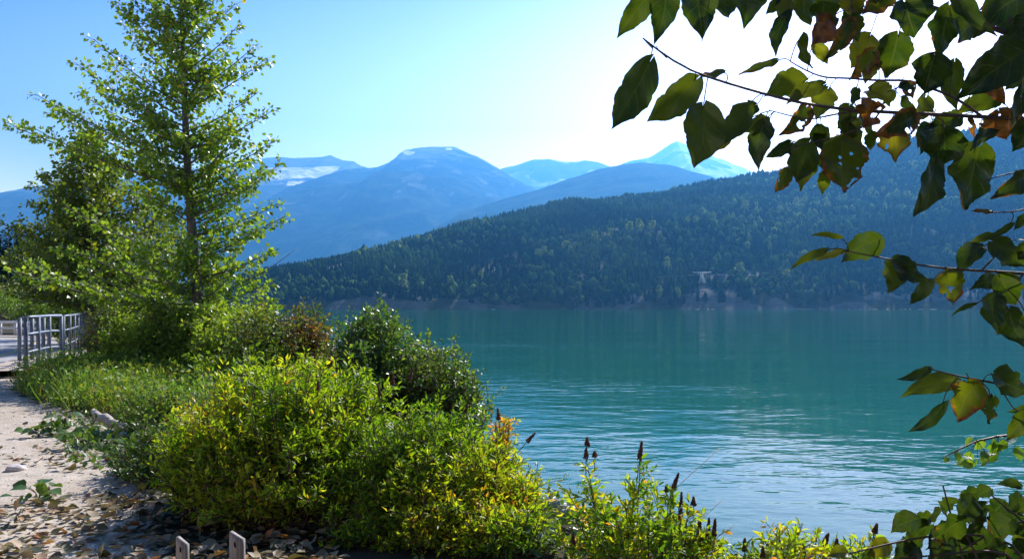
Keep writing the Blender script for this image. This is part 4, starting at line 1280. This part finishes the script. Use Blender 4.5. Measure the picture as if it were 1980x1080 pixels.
# two weathered boards
def board(px0, px1, pyl, pyr, Y, lab):
    """an upright board with a slanting sawn top and a bolt hole"""
    a, b = at(px0, pyl, Y), at(px1, pyr, Y - 0.03)
    zb = gz(a[0], a[1]) - 0.05
    t = thing('wooden_stake', lab, 'stake', ((a[0] + b[0]) / 2, Y, zb))
    dx = unit(np.array([b[0] - a[0], b[1] - a[1], 0])); w = np.linalg.norm((b - a)[:2]); th = np.array([-dx[1], dx[0], 0]) * 0.026
    # face grid with a square hole
    us = np.array([0, 0.36, 0.56, 1.0]) * w
    zt = lambda u: a[2] + (b[2] - a[2]) * u / w
    rows = [lambda u: zb, lambda u: zt(u) - 0.062, lambda u: zt(u) - 0.034, zt]
    g = Geo()
    V = []
    for sgn in (0, 1):
        for r in rows:
            for u in us:
                V.append([a[0] + dx[0] * u + th[0] * sgn, a[1] + dx[1] * u + th[1] * sgn, r(u)])
    fc = []
    for sgn in (0, 1):
        o = sgn * 16
        for r in range(3):
            for c in range(3):
                if r == 1 and c == 1 and sgn == 0:
                    continue
                k = o + r * 4 + c
                fc.append([k, k + 1, k + 5, k + 4] if sgn == 0 else [k, k + 4, k + 5, k + 1])
    for c in range(3):
        fc += [[12 + c, 13 + c, 29 + c, 28 + c], [c, 16 + c, 17 + c, c + 1]]
        fc += [[c * 4, c * 4 + 4, c * 4 + 20, c * 4 + 16], [c * 4 + 3, c * 4 + 19, c * 4 + 23, c * 4 + 7]]
    for p, q in ((5, 6), (6, 10), (10, 9), (9, 5)):
        fc.append([p, p + 16, q + 16, q])
    g.add(np.array(V), fc)
    g.build('plank', M['stake'], t)
    return t


board(340, 359, 1037, 1053, 4.6, 'weathered board stake with a bolt hole, the lower left one at the bottom edge')
board(443, 468, 1027, 1043, 4.5, 'taller weathered board stake with a bolt hole, in front of the big spirea')

# ------------------------------------------------------------------ overhanging cottonwood branches, right foreground
def big_leaf(parent, b, e, w, Y, tint, decay=0.1, roll=None, curl=None, name='leaf', label=None, twig=None, into=None):
    """one broad leaf from stalk b to tip e (photo pixels at depth Y), w its breadth in pixels"""
    dY = rng.uniform(-0.035, 0.035)
    p0, p1 = at(b[0], b[1], Y), at(e[0], e[1], Y + dY)
    ln = np.linalg.norm(p1 - p0); wm = w * Y / F
    d = unit(p1 - p0)
    roll = rng.uniform(-0.5, 0.5) if roll is None else roll
    view = np.array([0, -1.0, 0.15])
    x = unit(np.cross(d, view)); z = np.cross(x, d)
    x, z = x * math.cos(roll) + z * math.sin(roll), z * math.cos(roll) - x * math.sin(roll)
    wm = wm / max(0.45, abs(math.cos(roll)))
    curl = rng.uniform(-0.45, 0.6) if curl is None else curl
    fold = rng.uniform(0.05, 0.3)
    nv, nu = 22, 11
    v = np.linspace(0, 1, nv)[:, None]; u = np.linspace(-1, 1, nu)[None]
    pr = np.interp(v, [0, 0.03, 0.1, 0.2, 0.32, 0.45, 0.58, 0.7, 0.8, 0.88, 0.94, 1], [0.04, 0.34, 0.72, 0.95, 1, 0.96, 0.83, 0.64, 0.42, 0.22, 0.1, 0.0])
    ph = rng.uniform(0, 6.28)
    pr = np.where(v > 0.02, pr, 0.04) * np.interp(v, [0, 0.4, 1], [1 + 0.1 * math.sin(ph * 5), 1.0, 1 - 0.3 * math.sin(ph * 3)])
    wav = 1 + (0.055 * np.sin(v * 23 + ph + np.sign(u) * 1.7) + 0.03 * np.sin(v * 57 + ph * 2)) * np.abs(u) + (0.24 if decay > 0.3 else 0.15) * (vnoise(v * 9 + ph, np.sign(u) * 5 + v * 0, int(ph * 100)) - 0.75) * np.abs(u)
    asym = 1 + 0.12 * np.sign(u) * math.sin(ph)
    X = u * pr * wav * asym * wm / 2
    Yl = v * ln - 0.10 * ln * (np.abs(u) ** 1.5) * np.clip(1 - v * 3.2, 0, 1) + 0 * u
    bendx = 0.10 * math.sin(ph * 1.7) * ln * np.sin(v * np.pi)
    Z = fold * np.abs(X) + curl * ln * (v - 0.45) ** 2 * 0.9 + 0.075 * wm * np.sin(v * 13 + ph + u * 2.2) * np.abs(u) + 0.05 * wm * np.sin(u * 3 + ph * 2) * v - curl * 0.5 * (X / wm * 2) ** 2 * wm * 0.4
    P = p0 + (X + bendx)[..., None] * x + Yl[..., None] * d + Z[..., None] * z
    g = into or Geo()
    idx = np.arange(nv * nu).reshape(nv, nu)
    uvs = np.stack(np.broadcast_arrays((u + 1) / 2, v), -1).reshape(-1, 2)
    g.add(P.reshape(-1, 3), np.stack([idx[:-1, :-1], idx[:-1, 1:], idx[1:, 1:], idx[1:, :-1]], -1).reshape(-1, 4), tint, uvs)
    if into is not None:
        g.tube(bez(p0 - d * 0.025 + [0, 0, 0.012], p0 - d * 0.01, p0 + d * 0.004, 4), 0.001, 4, 0.4)
        return None
    if twig is not None:
        dd = np.linalg.norm(twig - p0, axis=1)
        k = int(dd.argmin())
        if dd[k] < 0.11:
            q0 = twig[k]
            g.tube(bez(q0, q0 * 0.4 + (p0 - d * 0.02) * 0.6 + np.array([0, 0, 0.006]), p0 + d * 0.004, 5), 0.0011, 4, 0.5)
    o = g.build(name, M['bigleaf'], parent, smooth=True, attrs={'decay': np.full(g.n, decay)})
    if label:
        o['label'] = label
    return o


TB = np.array([2.75, 2.7, gz(2.75, 2.7) - 0.1])
ot = thing('overhanging_tree', 'overhanging cottonwood whose leafy branches frame the right side of the view', 'tree', TB)
g = Geo()
g.tube([TB, TB + (0.02, 0.05, 1.2), TB + (-0.05, 0.0, 2.6), TB + (-0.1, 0.1, 4.2), TB + (-0.1, 0.2, 5.6)], [0.13, 0.115, 0.1, 0.075, 0.04], 12)
g.build('trunk', M['bark'], ot, smooth=True)


def px_path(P, Y, dY=0.0):
    return np.array([at(p[0], p[1], Y + dY * k / max(1, len(P) - 1)) for k, p in enumerate(P)])


TWIG = {}


def branch(twigs, Y):
    """twigs: list of (pixel path, r0, r1); the first one is carried on to the trunk"""
    g = Geo()
    allp = []
    for k, (P, r0, r1) in enumerate(twigs):
        pts = px_path(P, Y)
        if k == 0:
            a = TB + np.array([-0.08, 0.0, max(1.0, pts[0][2] - TB[2] + 0.35)])
            a[2] = min(a[2], TB[2] + 4.9)
            pts = np.concatenate([bez(a, np.array([(a[0] + pts[0][0]) / 2, (a[1] + pts[0][1]) / 2, pts[0][2] + 0.12]), pts[0], 6)[:-1], pts])
            rad = np.concatenate([np.linspace(0.02, r0, 5), np.linspace(r0, r1, len(P))])
        else:
            rad = np.linspace(r0, r1, len(P))
        sp = smooth_path(np.column_stack([pts, rad]), max(20, len(pts) * 4))
        g.tube(sp[:, :3], sp[:, 3], 7)
        allp.append(sp[:, :3])
    o = g.build('branch', M['twig'], ot, smooth=True)
    TWIG[o.name] = np.concatenate(allp)
    return o


def stalk(g, a, b, Y):
    p, q = at(*a, Y), at(*b, Y)
    g.tube(bez(p, (p + q) / 2 + np.array([0, 0, 0.008]), q, 5), 0.0011, 4)


UP = 1.72
b_up = branch([([(2060, 236), (1980, 230), (1900, 226), (1775, 220), (1690, 216), (1640, 214), (1540, 199), (1480, 183), (1400, 158), (1350, 148), (1300, 120), (1262, 92), (1243, 74)], 0.0045, 0.0016),
               ([(1900, 226), (1850, 190), (1760, 155), (1690, 156), (1640, 151), (1590, 151), (1545, 130), (1528, 119)], 0.003, 0.0012),
               ([(1655, 215), (1610, 222), (1565, 232), (1520, 222), (1490, 214)], 0.002, 0.001),
               ([(1700, 218), (1690, 236), (1630, 262), (1570, 275), (1505, 292)], 0.002, 0.001),
               ([(1760, 155), (1735, 170), (1715, 178)], 0.0018, 0.001),
               ([(1800, 221), (1822, 232), (1826, 252)], 0.0016, 0.001),
               ([(1243, 74), (1252, 83), (1262, 92)], 0.0008, 0.0026), ([(1268, 88), (1274, 98), (1290, 112)], 0.0006, 0.0018)], UP)
b_top = branch([([(2080, 118), (1980, 78), (1900, 44), (1800, 18), (1740, -14), (1660, -40), (1540, -52), (1400, -58), (1260, -50)], 0.006, 0.002),
                ([(1660, -40), (1655, -10), (1640, 20)], 0.002, 0.001), ([(1540, -50), (1530, 0), (1526, 26)], 0.002, 0.001), ([(1980, 78), (1940, 20), (1900, -30)], 0.004, 0.002)], 1.78)
b_mid = branch([([(2080, 540), (1980, 528), (1900, 520), (1825, 524), (1760, 510), (1712, 498), (1640, 486)], 0.0035, 0.0012), ([(1900, 520), (1930, 490), (1940, 470)], 0.002, 0.001),
                ([(1980, 528), (1950, 560), (1925, 572)], 0.002, 0.001), ([(1985, 330), (1940, 338), (1895, 352)], 0.0016, 0.001), ([(1985, 404), (1950, 410), (1912, 411)], 0.0016, 0.001)], 1.7)
b_low = branch([([(2080, 760), (1980, 746), (1925, 742), (1880, 736), (1840, 724), (1812, 710), (1795, 712)], 0.003, 0.0011), ([(1880, 736), (1872, 728), (1868, 719)], 0.0012, 0.0008), ([(1900, 740), (1912, 752), (1914, 768)], 0.0012, 0.001),
                ([(1850, 728), (1830, 756), (1822, 782)], 0.0012, 0.001), ([(1985, 800), (1960, 790), (1930, 744)], 0.0016, 0.001)], 1.66)
UPPER = [  # base, tip, breadth, tint, decay, depth offset
    ((1254, 123), (1178, 254), 78, .30, .25, -.03, .15), ((1346, 154), (1250, 236), 72, .62, .12, 0, .1), ((1360, 206), (1343, 324), 98, .55, .14, -.02, 0), ((1446, 206), (1384, 288), 58, .55, .3, .03),
    ((1420, 250), (1388, 294), 24, .75, .55, .05), ((1478, 236), (1468, 330), 54, .02, .05, -.05), ((1484, 240), (1470, 282), 26, .05, .1, .04), ((1482, 230), (1436, 260), 34, .8, .2, .05),
    ((1530, 276), (1482, 306), 28, .08, .1, 0), ((1562, 278), (1536, 356), 74, .5, .15, .03, .1), ((1626, 270), (1628, 373), 112, .6, .48, -.02, .1), ((1526, 330), (1500, 372), 36, .5, .5, .05),
    ((1574, 298), (1548, 370), 44, .72, .3, .06), ((1600, 330), (1588, 374), 32, .7, .25, .06), ((1720, 250), (1728, 314), 78, .98, .44, .05, 0), ((1556, 158), (1476, 188), 62, .7, .15, .06),
    ((1592, 164), (1518, 204), 42, .7, .36, .0), ((1602, 172), (1580, 232), 58, .78, .2, .07, 0), ((1562, 206), (1508, 262), 46, .4, .62, .02), ((1400, 140), (1350, 148), 24, .5, .6, .05),
    ((1680, 172), (1722, 202), 62, .9, .15, .09, 0), ((1642, 204), (1628, 246), 48, .7, .2, .08), ((1640, 228), (1668, 278), 52, .75, .3, .08), ((1692, 198), (1668, 248), 78, .2, .95, -.03), ((1772, 222), (1698, 264), 56, .05, .6, -.05),
    ((1856, 226), (1788, 260), 48, .35, .05, .1), ((1826, 250), (1814, 332), 98, .06, .12, -.02, 0), ((1884, 286), (1852, 408), 112, .3, .25, .02, .2), ((1812, 312), (1774, 416), 62, .12, .12, -.06, .2), ((1924, 256), (1870, 294), 24, .02, .1, 0, .3),
    ((1876, 228), (1886, 266), 20, .5, .7, .03), ((1990, 236), (1956, 294), 58, .1, .15, -.04), ((1932, 194), (1850, 216), 48, .5, .2, .05), ((1930, 214), (1946, 270), 72, .6, .92, 0),
    ((1906, 144), (1946, 202), 48, .9, .88, .03), ((1984, 138), (1948, 172), 34, .5, .1, .08), ((1990, 150), (1950, 256), 44, .05, .5, -.12), ((1690, 98), (1640, 156), 52, .75, .66, .04), ((1692, 122), (1672, 164), 32, .95, .25, .05),
    ((1806, 106), (1786, 182), 88, .03, .1, -.03, 0), ((1842, 122), (1844, 214), 62, .6, .32, .05), ((1552, 68), (1566, 133), 36, .6, .1, 0), ((1574, 86), (1600, 126), 30, .85, .1, .06), ((1500, 118), (1428, 146), 22, .45, .55, 0), ((1745, 160), (1765, 190), 30, .1, .6, 0)]
TOP = [((1268, -22), (1192, 75), 58, .42, .1, 0, .2), ((1288, -34), (1266, 84), 70, .2, .15, -.05, 0), ((1345, -34), (1360, 76), 88, .1, .2, -.08, 0), ((1440, -44), (1444, 50), 92, .3, .1, -.02, .1), ((1400, -30), (1408, 40), 60, .4, .15, .05),
       ((1526, -8), (1480, 29), 34, .5, .2, .03), ((1526, 26), (1500, 113), 36, .1, .3, -.02), ((1556, -14), (1562, 52), 66, .55, .2, .03), ((1590, -4), (1606, 62), 78, .35, .35, -.03, .1), ((1604, 38), (1570, 88), 62, .15, .9, -.04),
       ((1632, -18), (1657, 40), 64, .95, .3, .05, 0), ((1646, 38), (1590, 118), 42, .3, .6, -.02), ((1722, -8), (1664, 34), 48, .7, .6, .02), ((1752, 2), (1772, 70), 98, .05, .1, -.03, 0), ((1682, 70), (1644, 132), 78, .95, .3, .06, 0),
       ((1738, 68), (1716, 152), 88, .35, .36, -.02, 0), ((1832, 12), (1812, 110), 72, .15, .3, -.03, .1), ((1990, 92), (1850, 192), 104, .02, .12, -.2, .1), ((1902, 38), (1844, 88), 62, .15, .3, -.08), ((1990, -14), (1898, 62), 78, .1, .3, -.15),
       ((1995, 18), (1930, 84), 64, .05, .3, -.1), ((1838, -24), (1926, 72), 44, .25, .25, -.2), ((1800, -34), (1790, 10), 54, .2, .2, 0), ((1960, -30), (1900, 20), 60, .3, .5, 0), ((1984, 60), (1935, 118), 50, .15, .5, -.05), ((1700, -40), (1690, 14), 56, .6, .35, .05)]
MIDL = [((1624, 459), (1563, 456), 13, .7, .2, 0), ((1597, 484), (1525, 523), 20, .6, .15, 0), ((1630, 487), (1573, 505), 17, .9, .1, .03), ((1702, 462), (1626, 508), 64, .35, .15, 0, 0), ((1732, 505), (1715, 571), 50, .6, .12, 0), ((1728, 502), (1796, 544), 54, .03, .1, -.02),
        ((1802, 544), (1760, 590), 30, .3, .1, .03), ((1828, 524), (1838, 588), 66, .7, .42, 0, 0), ((1902, 474), (1854, 532), 46, .08, .1, .03), ((1926, 570), (1930, 647), 60, .35, .25, -.03, 0), ((1920, 468), (1988, 516), 64, .3, .2, -.02), ((1932, 534), (1966, 592), 58, .3, .2, 0),
        ((1934, 540), (1878, 556), 38, .05, .1, .03), ((1950, 598), (1976, 670), 58, .3, .15, -.03), ((1886, 588), (1838, 612), 12, .3, .2, 0), ((1922, 455), (1868, 480), 20, .6, .2, .04), ((1956, 432), (1888, 463), 15, .25, .2, 0), ((1990, 338), (1922, 386), 48, .08, .42, -.04),
        ((1914, 410), (1876, 408), 13, .55, .7, 0), ((1990, 418), (1962, 444), 24, .05, .2, 0), ((1990, 620), (1962, 660), 40, .4, .2, 0), ((1995, 470), (1968, 500), 40, .15, .2, -.05)]
LOWL = [((1798, 712), (1733, 733), 24, .05, .1, 0, .2), ((1848, 738), (1738, 769), 48, .55, .15, .02), ((1884, 738), (1848, 814), 78, .75, .5, 0, 0), ((1916, 766), (1904, 818), 54, .5, .4, .02), ((1824, 781), (1749, 837), 28, .3, .15, 0), ((1922, 722), (1990, 762), 64, .15, .25, -.03),
        ((1990, 800), (1948, 852), 50, .5, .2, -.02), ((1990, 783), (1944, 796), 14, .2, .1, .03)]
for br, lst, Y in ((b_up, UPPER, UP), (b_top, TOP, 1.78), (b_mid, MIDL, 1.7), (b_low, LOWL, 1.66)):
    for it in lst:
        b, e, w, tn, dc, dy = it[:6]
        lab = 'withered brown leaf' if dc > 0.8 else ('yellow leaf with brown patches' if tn > 0.85 and dc > 0.25 else None)
        big_leaf(br, b, e, w * 0.88, Y + dy, tn * 0.97 if tn < 0.85 else tn, dc if dc > 0.8 else dc * 0.9, it[6] if len(it) > 6 else None, None, 'leaf', lab, TWIG[br.name])
# smaller leaves crowding the upper branch, seen as one mass behind the big ones
gf = Geo()
for k in range(34):
    tp_ = TWIG[b_up.name if k % 3 else b_top.name]
    while True:
        q_ = tp_[rng.integers(0, len(tp_))]
        qx = CX + F * q_[0] / q_[1]
        if 1420 < qx < 1990 and q_[1] < 2.0:
            break
    qy = HY - F * (q_[2] - CZ) / q_[1]
    a_ = rng.uniform(-0.9, 0.9); l_ = rng.uniform(34, 66)
    st_ = (qx + math.sin(a_) * 18, qy + rng.uniform(10, 26))
    big_leaf(None, st_, (st_[0] + math.sin(a_) * l_, st_[1] + math.cos(a_) * l_ * 0.9), l_ * rng.uniform(0.5, 0.8), 1.76 + rng.uniform(0, .14), rng.uniform(0.0, 0.75), rng.uniform(0.05, 0.4), None, None, 'leaf', None, None, gf)
tag(gf.build('small_foliage', M['bigleaf'], b_up, smooth=True, attrs={'decay': np.full(gf.n, 0.25)}), kind='stuff')
# the crown above the frame that shades the branches
L2, G2 = [], Geo()
n = 1000
c = np.column_stack([rng.uniform(0.25, 2.8, n), rng.uniform(2.1, 4.8, n), np.zeros(n)])
c[:, 2] = CZ + 0.372 * c[:, 1] + rng.uniform(0.08, 1.5, n)
k_ = np.concatenate([TWIG[o.name] for o in (b_up, b_top, b_mid, b_low)])
k_ = k_[k_[:, 0] * F / k_[:, 1] > 1230]
k_ = np.repeat(k_, 9, 0)
c = np.concatenate([c, k_ + rng.normal(0, 0.1, k_.shape) * [0.6, 1.2, 1] + [0.06, 0.1, -0.02]])
n = len(c)
g = Geo()
g.scatter(LIT, LIT_F, c, rng.normal(size=(n, 3)) + [0, 0, -0.7], rng.normal(size=(n, 3)) + [0, -.3, 0.6], rng.uniform(0.08, 0.13, n), 0.85, rng.uniform(0, 0.7, n))
g.build('crown', M['cotton'], ot)

# small sunlit spray a bit farther off, on a tree of its own to the right
sb = at(2050, 850, 3.4)
tr = thing('young_tree', 'small spray of bright sunlit leaves hanging at the right edge, above the dark leafy shrub', 'tree', (sb[0], sb[1] + 0.2, gz(sb[0], sb[1] + 0.2)))
G, L = Geo(), Leaves()
root = np.array([sb[0], sb[1] + 0.2, gz(sb[0], sb[1] + 0.2) - 0.03])
main = np.concatenate([bez(root, np.array([root[0], root[1], sb[2] + 0.3]), sb, 6), px_path([(1985, 838), (1930, 843), (1890, 852), (1850, 870), (1822, 886)], 3.4)])
G.tube(main, np.linspace(0.012, 0.002, len(main)), 5)
for px, py, sz, tn in [(1882, 846, .05, .9), (1905, 850, .045, .8), (1920, 846, .05, .6), (1938, 862, .045, .4), (1895, 868, .05, .7), (1876, 872, .05, .85), (1862, 880, .05, .7), (1852, 892, .045, .5), (1872, 890, .05, .9), (1890, 884, .055, .6), (1905, 872, .055, .3),
                       (1918, 876, .05, .5), (1930, 880, .055, .2), (1912, 890, .045, .7), (1835, 884, .03, .7), (1848, 872, .04, .6), (1945, 850, .045, .5), (1960, 845, .05, .5), (1965, 862, .05, .3), (1886, 895, .05, .8), (1928, 866, .04, .9)]:
    p = at(px, py, 3.4 + rng.uniform(-.08, .08))
    mk = main[np.linalg.norm(main - p, axis=1).argmin()]
    G.tube(bez(mk, (mk + p) / 2 + [0, 0, 0.01], p, 4), 0.0013, 3)
    L.add(p[None], rng.normal(0, 0.6, (1, 3)) + np.array([[-.2, 0, -.8]]), rng.normal(0, 0.5, (1, 3)) + np.array([[0, -.9, .4]]), sz * rng.uniform(1.0, 1.5), tn * 0.6)
G.build('stem', M['twig'], tr)
L.geo(0.66, OV, OV_F).build('foliage', M['cotton'], tr)

# dark leafy shrub in the bottom right corner
SY = 2.5
s0 = at(1960, 1300, SY); s0[2] = gz(s0[0], s0[1]) - 0.02
ds = thing('broadleaf_shrub', 'dark broad-leaved shrub with bare upright twigs in the bottom right corner', 'shrub', s0)
g = Geo()
tw_list = [[(1850, 1040), (1838, 985), (1826, 960), (1823, 937)], [(1880, 1030), (1830, 1010), (1818, 985), (1814, 978)], [(2020, 985), (1960, 1010), (1900, 1035), (1860, 1062)], [(1990, 1045), (1920, 1035), (1850, 1028), (1780, 1035), (1700, 1055), (1640, 1070)],
           [(2000, 1000), (1940, 990), (1915, 950), (1900, 938)], [(1980, 1064), (1900, 1060), (1800, 1075), (1740, 1078)]]
for P in tw_list:
    pts = px_path(P, SY)
    pts = np.concatenate([bez(s0, np.array([s0[0], s0[1], (s0[2] + pts[0][2]) / 2]), pts[0], 4)[:-1], pts])
    sp = smooth_path(pts, 24)
    g.tube(sp, np.linspace(0.008, 0.0022, 24), 6)
g.build('stem_cluster', M['twig'], ds, smooth=True)
BR = [((1890, 948), (1852, 965), 36, .2), ((1915, 945), (1888, 962), 30, .3), ((1975, 940), (1928, 935), 22, .05), ((1880, 960), (1850, 998), 50, .1), ((1845, 962), (1826, 990), 40, .45), ((1905, 975), (1880, 1012), 54, .15), ((1940, 968), (1915, 1000), 48, .1),
      ((1975, 960), (1940, 985), 44, .3), ((1800, 1000), (1765, 1000), 34, .5), ((1775, 1002), (1722, 1030), 50, .2), ((1790, 1010), (1745, 1062), 70, .55), ((1860, 1000), (1800, 1040), 66, .6), ((1850, 1025), (1785, 1060), 60, .05), ((1900, 1020), (1850, 1045), 50, .1),
      ((1955, 1005), (1920, 1040), 50, .4), ((1985, 1000), (1950, 1030), 44, .2), ((1720, 1050), (1675, 1070), 40, .9), ((1830, 1050), (1790, 1090), 70, .02), ((1890, 1045), (1830, 1085), 80, .05), ((1940, 1045), (1890, 1085), 70, .3), ((1990, 1045), (1940, 1082), 66, .1),
      ((1770, 1058), (1720, 1085), 60, .1), ((1925, 1020), (1900, 1062), 46, .55), ((1970, 1030), (1985, 1065), 40, .7), ((1815, 988), (1792, 1008), 30, .1), ((1640, 1068), (1600, 1074), 26, .85), ((1830, 1010), (1818, 1050), 44, .5), ((1885, 985), (1905, 1020), 40, .6),
      ((1870, 975), (1868, 1010), 36, .35), ((1960, 985), (1968, 1020), 40, .15), ((1995, 970), (1965, 990), 40, .1), ((1752, 1040), (1745, 1075), 40, .3), ((1690, 1062), (1660, 1085), 40, .3), ((1870, 1040), (1865, 1082), 56, .4), ((1920, 1060), (1930, 1095), 50, .05)]
for b, e, w, tn in BR:
    big_leaf(ds, b, e, w * 0.92, SY + rng.uniform(-.14, .14), tn * (0.45 if tn < 0.7 else 1), rng.uniform(0.05, 0.32), rng.uniform(-.7, .7), None, 'leaf')  # shade over the shrub painted in: all but the brightest leaf tints lowered

# ------------------------------------------------------------------ valley air
g = Geo()
g.box((2500, 10300, 1598), (24000, 21000, 3202))
hz = g.build('haze', M['rock'])
t = NT('valley_haze')
t.t.nodes.remove(t.b)
pv = t.n('VolumePrincipled')
pv.inputs['Color'].default_value = (0.1, 0.43, 1.0, 1)
pv.inputs['Density'].default_value = 0.000103
pv.inputs['Anisotropy'].default_value = 0.5
t.l(pv.outputs[0], t.out.inputs['Volume'])
hz.data.materials[0] = t.m
tag(hz, kind='stuff')
